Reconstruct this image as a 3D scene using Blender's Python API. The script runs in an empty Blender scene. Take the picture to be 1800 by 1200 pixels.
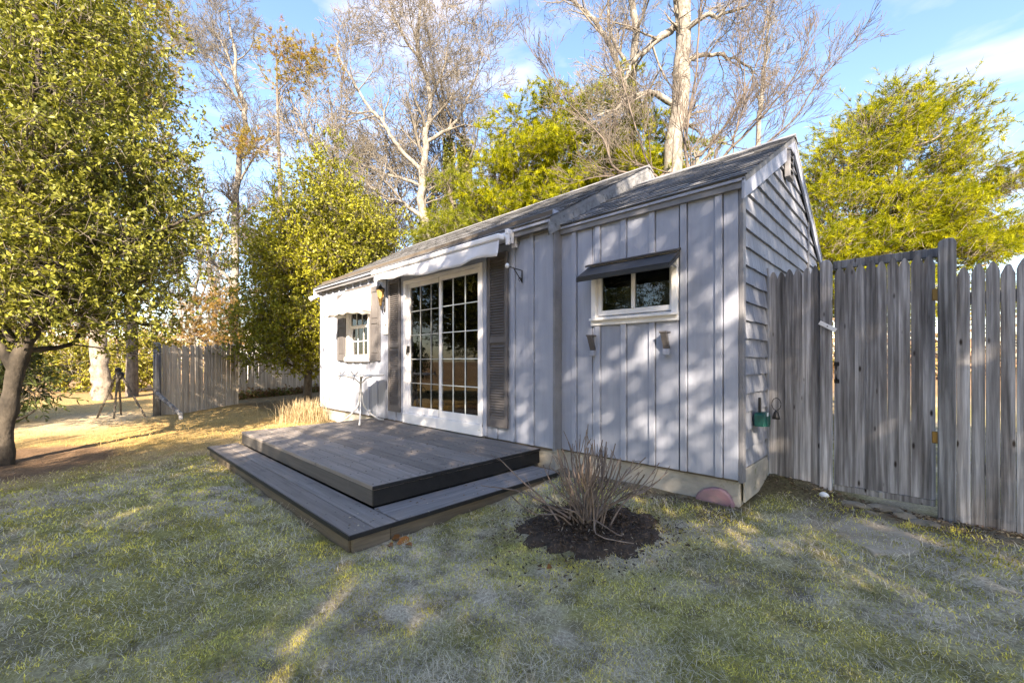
import bpy, math, random
import numpy as np
from mathutils import Vector, Matrix

# ------------------------------------------------------------------ camera, sky, sun
scene = bpy.context.scene
C = np.array([1.046, -3.716, 1.164])            # the photographer's eye, metres
FWD = np.array([-.6944, .7196, 0.]); RGT = np.array([.7196, .6944, 0.])
FPX, CX, HY = 745., 900., 635.
cam_data = bpy.data.cameras.new('camera')
cam = bpy.data.objects.new('camera', cam_data)
scene.collection.objects.link(cam)
cam.location = C
cam.rotation_euler = (math.radians(90), 0, math.asin(.6944))
cam_data.sensor_width = 36.0
cam_data.lens = 36.0 * FPX / 1800
cam_data.shift_y = 35.0 / 1800
cam_data.clip_start = .05
cam_data.clip_end = 2000
scene.camera = cam

SUN_ELEV = math.radians(29)
SUN_TRAVEL = np.array([-.75, .66]); SUN_TRAVEL /= np.linalg.norm(SUN_TRAVEL)
sun_data = bpy.data.lights.new('sun', 'SUN')
sun = bpy.data.objects.new('sun', sun_data)
scene.collection.objects.link(sun)
sun_data.energy = 4.2
sun_data.angle = math.radians(.5)
sun_data.color = (1.0, .89, .70)
sdir = Vector((SUN_TRAVEL[0]*math.cos(SUN_ELEV), SUN_TRAVEL[1]*math.cos(SUN_ELEV), -math.sin(SUN_ELEV)))
sun.rotation_euler = sdir.to_track_quat('-Z', 'Y').to_euler()
sun.location = (20, -20, 20)

world = bpy.data.worlds.new('World'); scene.world = world; world.use_nodes = True
nt = world.node_tree; nt.nodes.clear()
wo = nt.nodes.new('ShaderNodeOutputWorld'); bg = nt.nodes.new('ShaderNodeBackground')
sky = nt.nodes.new('ShaderNodeTexSky'); sky.sky_type = 'NISHITA'; sky.sun_disc = False
sky.sun_elevation = SUN_ELEV; sky.sun_rotation = math.atan2(-SUN_TRAVEL[0], -SUN_TRAVEL[1])
sky.air_density = 1.0; sky.dust_density = .5; sky.ozone_density = 1.8
bg.inputs['Strength'].default_value = .115
hs_ = nt.nodes.new('ShaderNodeHueSaturation'); hs_.inputs['Saturation'].default_value = 1.1; hs_.inputs['Value'].default_value = .78
tc = nt.nodes.new('ShaderNodeTexCoord')
mp = nt.nodes.new('ShaderNodeMapping'); mp.inputs['Scale'].default_value = (1.1, 1.1, 3.2)
mp.inputs['Location'].default_value = (.35, .2, .1)
cn = nt.nodes.new('ShaderNodeTexNoise'); cn.inputs['Scale'].default_value = 2.3; cn.inputs['Detail'].default_value = 7
cn.inputs['Roughness'].default_value = .52; cn.inputs['Distortion'].default_value = .35
cr = nt.nodes.new('ShaderNodeValToRGB'); cr.color_ramp.elements[0].position = .515; cr.color_ramp.elements[1].position = .80
cr.color_ramp.elements[1].color = (.85, .85, .85, 1)
mx = nt.nodes.new('ShaderNodeMixRGB'); mx.inputs['Color2'].default_value = (2.75, 2.7, 2.9, 1)
L = nt.links.new
L(tc.outputs['Generated'], mp.inputs['Vector']); L(mp.outputs['Vector'], cn.inputs['Vector'])
L(cn.outputs['Fac'], cr.inputs['Fac']); L(cr.outputs['Color'], mx.inputs['Fac'])
L(sky.outputs['Color'], hs_.inputs['Color']); L(hs_.outputs['Color'], mx.inputs['Color1']); L(mx.outputs['Color'], bg.inputs['Color'])
L(bg.outputs['Background'], wo.inputs['Surface'])

scene.view_settings.view_transform = 'Standard'
scene.view_settings.look = 'None'
scene.view_settings.gamma = 1.0
scene.view_settings.use_curve_mapping = False
scene.view_settings.exposure = 2.5
scene.view_settings.use_white_balance = True          # the camera was balanced for open shade
scene.view_settings.white_balance_temperature = 7150
scene.view_settings.white_balance_tint = 17
scene.render.engine = 'CYCLES'
scene.cycles.use_denoising = True
scene.cycles.denoiser = 'OPENIMAGEDENOISE'
scene.cycles.denoising_input_passes = 'RGB_ALBEDO_NORMAL'
scene.cycles.denoising_prefilter = 'NONE'
scene.cycles.max_bounces = 5
scene.cycles.diffuse_bounces = 3
scene.cycles.glossy_bounces = 3
scene.cycles.transparent_max_bounces = 8
scene.cycles.use_adaptive_sampling = True
scene.cycles.adaptive_threshold = .015

# ------------------------------------------------------------------ helpers
COL = scene.collection
rng = np.random.default_rng(7)
random.seed(7)
ORG = {}

def at(x, y, D):
    """world point seen at photo pixel (x, y), D metres along the view axis (used to survey positions)"""
    return C + D*(FWD + (x-CX)/FPX*RGT) + np.array([0, 0, -(y-HY)/FPX*D])

def onground(x, y, z=-.04):
    d = FWD + (x-CX)/FPX*RGT - np.array([0, 0, (y-HY)/FPX]); return C + d*(z-C[2])/d[2]

def tag(o, label=None, cat=None, group=None, kind=None):
    if label: o['label'] = label
    if cat: o['category'] = cat
    if group: o['group'] = group
    if kind: o['kind'] = kind
    return o

def empty(name, loc, label=None, cat=None, group=None):
    o = bpy.data.objects.new(name, None); COL.objects.link(o)
    o.empty_display_size = .1
    o.location = loc; ORG[o.name] = np.array(loc, float)
    return tag(o, label, cat, group)

def add_mesh_object(name, me, parent, world_loc, mat=None):
    o = bpy.data.objects.new(name, me); COL.objects.link(o)
    w = np.array(world_loc, float)
    if parent is not None:
        o.parent = parent; o.location = w - ORG[parent.name]
    else:
        o.location = w
    ORG[o.name] = w
    if mat is not None and len(me.materials) == 0: me.materials.append(mat)
    return o

class MB:
    """collects simple shapes in world coordinates and links them as one mesh"""
    def __init__(self): self.v = []; self.f = []
    def quads(self, vs, fs):
        b = len(self.v); self.v += [tuple(p) for p in vs]; self.f += [tuple(b+i for i in q) for q in fs]; return self
    def box(self, x0, x1, y0, y1, z0, z1):
        return self.quads([(x0,y0,z0),(x1,y0,z0),(x1,y1,z0),(x0,y1,z0),(x0,y0,z1),(x1,y0,z1),(x1,y1,z1),(x0,y1,z1)],
                          [(0,3,2,1),(4,5,6,7),(0,1,5,4),(1,2,6,5),(2,3,7,6),(3,0,4,7)])
    def cbox(self, x0, x1, y0, y1, z0, z1, c=.004):
        """box with all edges chamfered"""
        xs = (x0, x0+c, x1-c, x1); ys = (y0, y0+c, y1-c, y1); zs = (z0, z0+c, z1-c, z1)
        pts = []; idx = {}
        for i in (0,1):
            for j in (0,1):
                for k in (0,1):
                    X = (xs[0], xs[1]) if i == 0 else (xs[3], xs[2])
                    Y = (ys[0], ys[1]) if j == 0 else (ys[3], ys[2])
                    Z = (zs[0], zs[1]) if k == 0 else (zs[3], zs[2])
                    idx[i,j,k,'x'] = len(pts); pts.append((X[0],Y[1],Z[1]))
                    idx[i,j,k,'y'] = len(pts); pts.append((X[1],Y[0],Z[1]))
                    idx[i,j,k,'z'] = len(pts); pts.append((X[1],Y[1],Z[0]))
        q = lambda *a: [idx[t] for t in a]
        fs = []
        for i in (0,1): fs.append(q((i,0,0,'x'),(i,1,0,'x'),(i,1,1,'x'),(i,0,1,'x')))
        for j in (0,1): fs.append(q((0,j,0,'y'),(1,j,0,'y'),(1,j,1,'y'),(0,j,1,'y')))
        for k in (0,1): fs.append(q((0,0,k,'z'),(1,0,k,'z'),(1,1,k,'z'),(0,1,k,'z')))
        for j in (0,1):
            for k in (0,1): fs.append(q((0,j,k,'y'),(1,j,k,'y'),(1,j,k,'z'),(0,j,k,'z')))
        for i in (0,1):
            for k in (0,1): fs.append(q((i,0,k,'x'),(i,1,k,'x'),(i,1,k,'z'),(i,0,k,'z')))
        for i in (0,1):
            for j in (0,1): fs.append(q((i,j,0,'x'),(i,j,1,'x'),(i,j,1,'y'),(i,j,0,'y')))
        for i in (0,1):
            for j in (0,1):
                for k in (0,1): fs.append(q((i,j,k,'x'),(i,j,k,'y'),(i,j,k,'z')))
        return self.quads(pts, fs)
    def prism(self, poly, off):
        """closed solid: 3-D polygon 'poly' swept by vector 'off'"""
        n = len(poly); off = np.array(off, float)
        a = [tuple(p) for p in poly]; b = [tuple(np.array(p)+off) for p in poly]
        fs = [tuple(range(n))[::-1], tuple(range(n, 2*n))] + [(i, (i+1) % n, n+(i+1) % n, n+i) for i in range(n)]
        return self.quads(a+b, fs)
    def tube(self, pts, rad, n=6, cap=True):
        pts = np.asarray(pts, float); m = len(pts)
        rad = np.full(m, rad) if np.isscalar(rad) else np.asarray(rad, float)
        t = np.gradient(pts, axis=0); t /= np.linalg.norm(t, axis=1)[:, None]+1e-9
        ref = np.array([0, 0, 1.]) if abs(t[:, 2]).mean() < .9 else np.array([1., 0, 0])
        a = np.cross(t, ref); a /= np.linalg.norm(a, axis=1)[:, None]+1e-9
        b = np.cross(t, a)
        ang = np.arange(n)*2*math.pi/n
        ring = pts[:, None, :] + rad[:, None, None]*(np.cos(ang)[None, :, None]*a[:, None, :]+np.sin(ang)[None, :, None]*b[:, None, :])
        base = len(self.v); self.v += [tuple(p) for p in ring.reshape(-1, 3)]
        for i in range(m-1):
            for k in range(n):
                k2 = (k+1) % n
                self.f.append((base+i*n+k, base+i*n+k2, base+(i+1)*n+k2, base+(i+1)*n+k))
        if cap:
            self.f.append(tuple(base+k for k in range(n))[::-1]); self.f.append(tuple(base+(m-1)*n+k for k in range(n)))
        return self
    def lathe(self, cx, cy, prof, n=16):
        """profile [(r, z)...] turned round a vertical axis"""
        b = len(self.v); m = len(prof)
        for r_, z in prof:
            for k in range(n):
                a = 2*math.pi*k/n; self.v.append((cx+r_*math.cos(a), cy+r_*math.sin(a), z))
        for i in range(m-1):
            for k in range(n):
                k2 = (k+1) % n; self.f.append((b+i*n+k, b+i*n+k2, b+(i+1)*n+k2, b+(i+1)*n+k))
        self.f.append(tuple(b+k for k in range(n))[::-1]); self.f.append(tuple(b+(m-1)*n+k for k in range(n)))
        return self
    def mesh(self, name, org, mat, smooth=False):
        me = bpy.data.meshes.new(name)
        V = np.array(self.v, float)-np.array(org, float)
        me.from_pydata(V.tolist(), [], self.f); me.update()
        import bmesh
        bm = bmesh.new(); bm.from_mesh(me); bmesh.ops.recalc_face_normals(bm, faces=bm.faces); bm.to_mesh(me); bm.free()
        if smooth: me.polygons.foreach_set('use_smooth', [True]*len(me.polygons))
        if mat: me.materials.append(mat)
        return me
    def build(self, name, mat, parent=None, smooth=False, bevel=0.):
        if parent is not None: org = ORG[parent.name]
        else:
            V = np.array(self.v); org = np.array([(V[:, 0].min()+V[:, 0].max())/2, (V[:, 1].min()+V[:, 1].max())/2, V[:, 2].min()])
        o = add_mesh_object(name, self.mesh(name, org, mat, smooth), parent, org)
        if bevel:
            m = o.modifiers.new('bevel', 'BEVEL'); m.width = bevel; m.segments = 2; m.limit_method = 'ANGLE'
        return o

def np_mesh(name, V, F, mat, org=(0, 0, 0), col=None, smooth=False):
    """fast mesh from arrays; F is (m,3) or (m,4); col is one RGB per vertex (a thing's own pigment)"""
    V = (np.asarray(V, np.float64)-np.array(org)).astype(np.float32); F = np.asarray(F, np.int32); k = F.shape[1]
    me = bpy.data.meshes.new(name)
    me.vertices.add(len(V)); me.vertices.foreach_set('co', V.ravel())
    me.loops.add(F.size); me.loops.foreach_set('vertex_index', F.ravel())
    me.polygons.add(len(F)); me.polygons.foreach_set('loop_start', np.arange(0, F.size, k, dtype=np.int32))
    if smooth: me.polygons.foreach_set('use_smooth', np.ones(len(F), bool))
    me.update(calc_edges=True)
    if col is not None:
        a = me.color_attributes.new('Col', 'FLOAT_COLOR', 'POINT')
        c4 = np.ones((len(V), 4), np.float32); c4[:, :3] = col; a.data.foreach_set('color', c4.ravel())
    if mat: me.materials.append(mat)
    return me

def unit(a): return a/(np.linalg.norm(a, axis=-1, keepdims=True)+1e-9)

def vnoise(p, seed=0):
    """smooth value noise of 2-D points, 0..1"""
    p = np.asarray(p, float); i = np.floor(p).astype(np.int64); f = p-i; f = f*f*(3-2*f)
    def h(a, b):
        n = (a*374761393+b*668265263+seed*1442695041) & 0x7fffffff
        n = ((n ^ (n >> 13))*1274126177) & 0x7fffffff
        return ((n ^ (n >> 16)) & 0xffff)/65535.
    x, y = i[..., 0], i[..., 1]; fx, fy = f[..., 0], f[..., 1]
    return (h(x, y)*(1-fx)+h(x+1, y)*fx)*(1-fy)+(h(x, y+1)*(1-fx)+h(x+1, y+1)*fx)*fy
def fnoise(p, seed=0, o=3):
    p = np.asarray(p, float); s = 0; a = .5; t = 0
    for k in range(o): s = s+a*vnoise(p*2**k, seed+k*17); t += a; a *= .55
    return s/t

# ------------------------------------------------------------------ materials
def new_mat(name):
    m = bpy.data.materials.new(name); m.use_nodes = True
    return m, m.node_tree, m.node_tree.nodes['Principled BSDF']

def surf(name, c1, c2, scale=(8, 8, 8), rough=.75, bump=.25, bscale=60., detail=6, vary=.12, stain=None, stain_scale=2.5, stain_lo=.62, spec=.35, metal=0., dist=.002, contrast=(.3, .7), bstretch=None):
    """paint / wood / stone: two pigments mixed by stretched noise, per-object variation, stains, fine relief"""
    m, t, b = new_mat(name); N = t.nodes.new; Lk = t.links.new
    tc = N('ShaderNodeTexCoord'); oi = N('ShaderNodeObjectInfo')
    off = N('ShaderNodeVectorMath'); off.operation = 'MULTIPLY_ADD'
    Lk(oi.outputs['Random'], off.inputs[0]); off.inputs[1].default_value = (37.1, 51.7, 23.3); Lk(tc.outputs['Object'], off.inputs[2])
    mp = N('ShaderNodeMapping'); mp.inputs['Scale'].default_value = scale; Lk(off.outputs[0], mp.inputs['Vector'])
    n1 = N('ShaderNodeTexNoise'); n1.inputs['Scale'].default_value = 1.; n1.inputs['Detail'].default_value = detail; n1.inputs['Roughness'].default_value = .62
    Lk(mp.outputs[0], n1.inputs['Vector'])
    r = N('ShaderNodeValToRGB'); r.color_ramp.elements[0].position = contrast[0]; r.color_ramp.elements[1].position = contrast[1]
    r.color_ramp.elements[0].color = (*c1, 1); r.color_ramp.elements[1].color = (*c2, 1)
    Lk(n1.outputs['Fac'], r.inputs['Fac']); colout = r.outputs['Color']
    if stain is not None:
        n2 = N('ShaderNodeTexNoise'); n2.inputs['Scale'].default_value = stain_scale; n2.inputs['Detail'].default_value = 8; n2.inputs['Roughness'].default_value = .7
        Lk(off.outputs[0], n2.inputs['Vector'])
        r2 = N('ShaderNodeValToRGB'); r2.color_ramp.elements[0].position = stain_lo; r2.color_ramp.elements[1].position = stain_lo+.1
        Lk(n2.outputs['Fac'], r2.inputs['Fac'])
        mx = N('ShaderNodeMixRGB'); mx.inputs['Color2'].default_value = (*stain, 1); Lk(r2.outputs['Color'], mx.inputs['Fac']); Lk(colout, mx.inputs['Color1']); colout = mx.outputs['Color']
    if vary:
        mr = N('ShaderNodeMapRange'); mr.inputs['To Min'].default_value = 1-vary; mr.inputs['To Max'].default_value = 1+vary
        Lk(oi.outputs['Random'], mr.inputs['Value'])
        vm = N('ShaderNodeVectorMath'); vm.operation = 'SCALE'; Lk(colout, vm.inputs[0]); Lk(mr.outputs[0], vm.inputs['Scale']); colout = vm.outputs[0]
    Lk(colout, b.inputs['Base Color'])
    b.inputs['Roughness'].default_value = rough; b.inputs['Specular IOR Level'].default_value = spec; b.inputs['Metallic'].default_value = metal
    if bump:
        mp2 = N('ShaderNodeMapping'); s = bstretch or scale; k = bscale/max(s); mp2.inputs['Scale'].default_value = tuple(q*k for q in s); Lk(off.outputs[0], mp2.inputs['Vector'])
        n3 = N('ShaderNodeTexNoise'); n3.inputs['Scale'].default_value = 1.; n3.inputs['Detail'].default_value = 5; Lk(mp2.outputs[0], n3.inputs['Vector'])
        bp = N('ShaderNodeBump'); bp.inputs['Strength'].default_value = bump; bp.inputs['Distance'].default_value = dist
        Lk(n3.outputs['Fac'], bp.inputs['Height']); Lk(bp.outputs[0], b.inputs['Normal'])
    return m

def leaf_mat(name, rough=.5, trans=.35, spec=.4, tint=(1, 1, 1)):
    """foliage: pigment from the mesh's Col attribute, some light passing through"""
    m, t, b = new_mat(name); N = t.nodes.new; Lk = t.links.new
    a = N('ShaderNodeAttribute'); a.attribute_name = 'Col'
    Lk(a.outputs['Color'], b.inputs['Base Color'])
    b.inputs['Roughness'].default_value = rough; b.inputs['Specular IOR Level'].default_value = spec
    if trans:
        tr = N('ShaderNodeBsdfTranslucent'); vm = N('ShaderNodeVectorMath'); vm.operation = 'MULTIPLY'; vm.inputs[1].default_value = (1.5*tint[0], 1.5*tint[1], .8*tint[2])
        Lk(a.outputs['Color'], vm.inputs[0]); Lk(vm.outputs[0], tr.inputs['Color'])
        ms = N('ShaderNodeMixShader'); ms.inputs[0].default_value = trans
        Lk(b.outputs[0], ms.inputs[1]); Lk(tr.outputs[0], ms.inputs[2]); Lk(ms.outputs[0], t.nodes['Material Output'].inputs['Surface'])
    return m

def plain(name, c, rough=.5, metal=0., spec=.5):
    m, t, b = new_mat(name); b.inputs['Base Color'].default_value = (*c, 1); b.inputs['Roughness'].default_value = rough
    b.inputs['Metallic'].default_value = metal; b.inputs['Specular IOR Level'].default_value = spec; return m

def glass_mat(name, tint=(.8, .84, .84)):
    m, t, b = new_mat(name); N = t.nodes.new; Lk = t.links.new
    t.nodes.remove(b)
    tr = N('ShaderNodeBsdfTransparent'); tr.inputs['Color'].default_value = (*tint, 1)
    gl = N('ShaderNodeBsdfGlossy'); gl.inputs['Roughness'].default_value = .012
    fr = N('ShaderNodeFresnel'); fr.inputs['IOR'].default_value = 1.55
    no = N('ShaderNodeTexNoise'); no.inputs['Scale'].default_value = 2.; bp = N('ShaderNodeBump'); bp.inputs['Strength'].default_value = .03; bp.inputs['Distance'].default_value = .01
    Lk(no.outputs['Fac'], bp.inputs['Height']); Lk(bp.outputs[0], gl.inputs['Normal'])
    ms = N('ShaderNodeMixShader'); Lk(fr.outputs[0], ms.inputs[0]); Lk(tr.outputs[0], ms.inputs[1]); Lk(gl.outputs[0], ms.inputs[2])
    Lk(ms.outputs[0], t.nodes['Material Output'].inputs['Surface']); return m

def old_wood(name, dark, light, knot, vary=.18, blue=(1, 1, 1)):
    """weathered board: long grain, cathedral figure, knots, black weather streaks"""
    m, t, b = new_mat(name); N = t.nodes.new; Lk = t.links.new
    tc = N('ShaderNodeTexCoord'); oi = N('ShaderNodeObjectInfo')
    off = N('ShaderNodeVectorMath'); off.operation = 'MULTIPLY_ADD'; Lk(oi.outputs['Random'], off.inputs[0]); off.inputs[1].default_value = (37.1, 11.7, 23.3); Lk(tc.outputs['Object'], off.inputs[2])
    def mapped(s): q = N('ShaderNodeMapping'); q.inputs['Scale'].default_value = s; Lk(off.outputs[0], q.inputs['Vector']); return q.outputs[0]
    def noise(v, detail=5, rough=.6): q = N('ShaderNodeTexNoise'); q.inputs['Scale'].default_value = 1.; q.inputs['Detail'].default_value = detail; q.inputs['Roughness'].default_value = rough; Lk(v, q.inputs['Vector']); return q.outputs['Fac']
    def ramp(v, a, b_, c0=(0, 0, 0), c1=(1, 1, 1)): q = N('ShaderNodeValToRGB'); q.color_ramp.elements[0].position = a; q.color_ramp.elements[1].position = b_; q.color_ramp.elements[0].color = (*c0, 1); q.color_ramp.elements[1].color = (*c1, 1); Lk(v, q.inputs['Fac']); return q.outputs['Color']
    def mix(f, a, b_, mode='MIX'): q = N('ShaderNodeMixRGB'); q.blend_type = mode; (Lk(f, q.inputs['Fac']) if not isinstance(f, float) else setattr(q.inputs['Fac'], 'default_value', f)); Lk(a, q.inputs['Color1']); (Lk(b_, q.inputs['Color2']) if not isinstance(b_, tuple) else setattr(q.inputs['Color2'], 'default_value', (*b_, 1))); return q.outputs['Color']
    grain = noise(mapped((70, 70, 2.0)), 6, .7)
    wv = N('ShaderNodeTexWave'); wv.wave_type = 'BANDS'; wv.bands_direction = 'X'; wv.inputs['Scale'].default_value = 1.; wv.inputs['Distortion'].default_value = 9.; wv.inputs['Detail'].default_value = 2.; wv.inputs['Detail Scale'].default_value = .8; Lk(mapped((7, 7, .9)), wv.inputs['Vector'])
    col = ramp(grain, .28, .72, dark, light)
    col = mix(ramp(wv.outputs['Fac'], .15, .8, (.45, .45, .45), (1.1, 1.1, 1.1)), col, col, 'MIX') if False else mix(.5, col, ramp(wv.outputs['Fac'], .1, .75, (.50, .48, .47), (1.12, 1.12, 1.12)), 'MULTIPLY')
    streak = noise(mapped((9, 9, .8)), 4, .6); col = mix(.85, col, ramp(streak, .36, .60, (.36, .34, .33), (1.15, 1.15, 1.16)), 'MULTIPLY')
    vo = N('ShaderNodeTexVoronoi'); vo.inputs['Scale'].default_value = 1.; Lk(mapped((11, 3, 3.6)), vo.inputs['Vector'])
    kn = ramp(vo.outputs['Distance'], .05, .12, (1, 1, 1), (0, 0, 0)); col = mix(kn, col, knot)
    mr = N('ShaderNodeMapRange'); mr.inputs['To Min'].default_value = 1-vary; mr.inputs['To Max'].default_value = 1+vary; Lk(oi.outputs['Random'], mr.inputs['Value'])
    vm = N('ShaderNodeVectorMath'); vm.operation = 'SCALE'; Lk(col, vm.inputs[0]); Lk(mr.outputs[0], vm.inputs['Scale']); Lk(vm.outputs[0], b.inputs['Base Color'])
    b.inputs['Roughness'].default_value = .88; b.inputs['Specular IOR Level'].default_value = .2
    bp = N('ShaderNodeBump'); bp.inputs['Strength'].default_value = .8; bp.inputs['Distance'].default_value = .004; Lk(grain, bp.inputs['Height']); Lk(bp.outputs[0], b.inputs['Normal'])
    return m

M = {}
M['siding'] = surf('painted_siding', (.285, .318, .40), (.345, .383, .475), scale=(18, 18, 1.6), rough=.7, bump=.6, bscale=90, vary=.08, stain=(.16, .17, .195), stain_scale=30, stain_lo=.665, dist=.003)
M['shingle'] = surf('painted_shingle', (.18, .197, .238), (.27, .293, .345), scale=(30, 30, 2.0), rough=.75, bump=.6, bscale=90, vary=.12, dist=.003)
M['trim'] = surf('grey_trim', (.16, .165, .185), (.23, .238, .26), scale=(5, 5, 5), rough=.65, bump=.3, vary=.08, stain=(.15, .155, .17), stain_scale=7, stain_lo=.64)
M['rake_old'] = surf('flaking_rake', (.11, .115, .12), (.25, .26, .275), scale=(9, 9, 9), rough=.8, bump=.6, vary=.0, stain=(.07, .075, .075), stain_scale=14, stain_lo=.55, dist=.004)
M['white'] = surf('white_paint', (.74, .75, .78), (.84, .84, .86), scale=(6, 6, 3), rough=.5, bump=.12, vary=.04)
M['white_worn'] = surf('worn_white_paint', (.72, .74, .78), (.84, .85, .87), scale=(6, 6, 6), rough=.55, bump=.35, vary=.03, stain=(.33, .32, .30), stain_scale=12, stain_lo=.66)
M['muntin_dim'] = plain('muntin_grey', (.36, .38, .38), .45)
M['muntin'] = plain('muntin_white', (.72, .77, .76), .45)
M['shutter'] = surf('shutter_paint', (.095, .091, .096), (.13, .125, .13), scale=(4, 4, 4), rough=.6, bump=.1, vary=.05)
M['dark_awning'] = surf('dark_awning_metal', (.035, .037, .042), (.065, .068, .075), scale=(3, 6, 6), rough=.5, bump=.1, vary=0)
M['concrete'] = surf('foundation_concrete', (.27, .26, .235), (.43, .415, .375), scale=(4, 4, 6), rough=.9, bump=.6, bscale=40, vary=.08, stain=(.17, .18, .11), stain_scale=4, stain_lo=.58, dist=.006)
M['roof'] = surf('asphalt_shingle', (.15, .158, .172), (.21, .22, .238), scale=(12, 12, 12), rough=.95, bump=.5, bscale=200, vary=0, stain=(.14, .145, .15), stain_scale=1.5, stain_lo=.66, dist=.003)
M['roof_shaded_edge'] = plain('asphalt_shaded_edge', (.075, .078, .084), .95, 0., .1)  # dark cut-edge colour that also paints the shadow line of each course
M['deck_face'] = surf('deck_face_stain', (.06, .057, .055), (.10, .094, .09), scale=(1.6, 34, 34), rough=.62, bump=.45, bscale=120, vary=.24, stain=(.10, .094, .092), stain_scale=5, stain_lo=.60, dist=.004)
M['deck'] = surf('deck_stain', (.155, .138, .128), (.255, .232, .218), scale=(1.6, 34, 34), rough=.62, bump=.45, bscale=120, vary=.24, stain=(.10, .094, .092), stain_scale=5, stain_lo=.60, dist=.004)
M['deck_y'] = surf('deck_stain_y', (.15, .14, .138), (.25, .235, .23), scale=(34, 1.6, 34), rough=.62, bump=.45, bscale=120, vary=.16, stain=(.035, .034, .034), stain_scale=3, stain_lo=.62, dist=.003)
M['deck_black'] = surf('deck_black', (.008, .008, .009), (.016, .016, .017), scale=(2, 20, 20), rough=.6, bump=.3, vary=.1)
M['riser'] = surf('weathered_riser', (.085, .068, .05), (.17, .14, .105), scale=(2, 2, 26), rough=.8, bump=.5, vary=.15, stain=(.05, .045, .04), stain_scale=4, stain_lo=.6)
M['fence'] = old_wood('weathered_fence', (.16, .16, .168), (.50, .50, .52), (.035, .028, .025), .28)
M['fence_post'] = old_wood('weathered_post', (.11, .115, .125), (.40, .41, .43), (.03, .025, .022), .08)
M['fence_old'] = surf('tan_fence', (.30, .25, .20), (.60, .53, .44), scale=(30, 30, 1.0), rough=.85, bump=.5, vary=.22)
M['fabric'] = surf('awning_fabric', (.60, .63, .70), (.70, .72, .78), scale=(3, 3, 3), rough=.9, bump=.2, bscale=300, vary=0)
M['fabric_white'] = surf('canvas_white', (.70, .68, .63), (.80, .78, .74), scale=(3, 3, 3), rough=.9, bump=.2, bscale=300, vary=0)
M['metal_white'] = plain('white_metal', (.72, .73, .73), .4)
M['metal_grey'] = plain('grey_metal', (.30, .31, .32), .4, .6)
M['black'] = plain('black_plastic', (.012, .012, .013), .45)
M['iron'] = plain('dark_iron', (.03, .03, .032), .5, .7)
M['brass'] = plain('aged_brass', (.30, .20, .08), .4, .9)
M['amber'] = plain('amber_glass', (.38, .25, .09), .12)
M['glass'] = glass_mat('window_glass')
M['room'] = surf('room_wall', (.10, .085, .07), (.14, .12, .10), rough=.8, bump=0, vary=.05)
M['curtain'] = plain('curtain', (.35, .33, .31), .9)
M['green'] = plain('green_plastic', (.005, .085, .075), .35)
M['label'] = plain('paper_label', (.75, .76, .78), .6)
M['stone'] = surf('field_stone', (.10, .085, .065), (.30, .26, .20), scale=(9, 9, 9), rough=.9, bump=.8, bscale=40, vary=.2, stain=(.10, .105, .05), stain_scale=4, stain_lo=.6, dist=.01)
M['pink_stone'] = surf('pink_stone', (.20, .165, .175), (.33, .185, .215), scale=(7, 7, 7), rough=.9, bump=.4, bscale=60, vary=0, dist=.004)
M['slab'] = surf('sandy_slab', (.30, .245, .175), (.50, .42, .31), scale=(6, 6, 6), rough=.95, bump=.5, bscale=90, vary=0, stain=(.17, .16, .07), stain_scale=5, stain_lo=.62, dist=.004)
M['mulch'] = surf('dark_mulch', (.035, .027, .021), (.11, .08, .062), scale=(26, 26, 26), rough=.95, bump=1., bscale=70, vary=.3, dist=.02)
M['bark_pale'] = surf('pale_bark', (.08, .074, .064), (.29, .27, .24), scale=(11, 11, 5), rough=.9, bump=1., bscale=40, vary=.08, stain=(.09, .08, .068), stain_scale=5, stain_lo=.56, dist=.01)
M['bark_twig'] = surf('twig_bark', (.105, .096, .08), (.22, .20, .17), scale=(4, 4, 4), rough=.9, bump=0, vary=.15)
M['bark_sapling'] = surf('sapling_bark', (.06, .048, .04), (.15, .125, .105), scale=(4, 4, 4), rough=.8, bump=0, vary=.1)
M['bark_mid'] = surf('mottled_bark', (.10, .085, .07), (.32, .28, .235), scale=(10, 10, 6), rough=.9, bump=.9, bscale=40, vary=.05, stain=(.06, .05, .042), stain_scale=4, stain_lo=.57, dist=.012)
M['bark_dark'] = surf('dark_bark', (.055, .047, .040), (.20, .175, .145), scale=(14, 14, 5), rough=.9, bump=.9, bscale=50, vary=.1, dist=.012)
M['bark_holly'] = surf('holly_bark', (.016, .014, .012), (.085, .072, .058), scale=(7, 7, 4), rough=.85, bump=.7, bscale=40, vary=.05, dist=.01, stain=(.03, .027, .024), stain_scale=5, stain_lo=.55)
M['twig_grey'] = surf('shrub_twig', (.075, .055, .045), (.25, .20, .17), scale=(6, 6, 6), rough=.85, bump=0, vary=.2)
M['holly'] = leaf_mat('holly_leaf', .42, .25, .28)
M['needle'] = leaf_mat('pine_needle', .7, .32, .08)
M['leafy'] = leaf_mat('broad_leaf', .45, .3, .4)
M['grass'] = leaf_mat('grass_blade', .7, .25, .2)
M['litter'] = leaf_mat('leaf_litter', .8, .15, .2)
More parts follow.
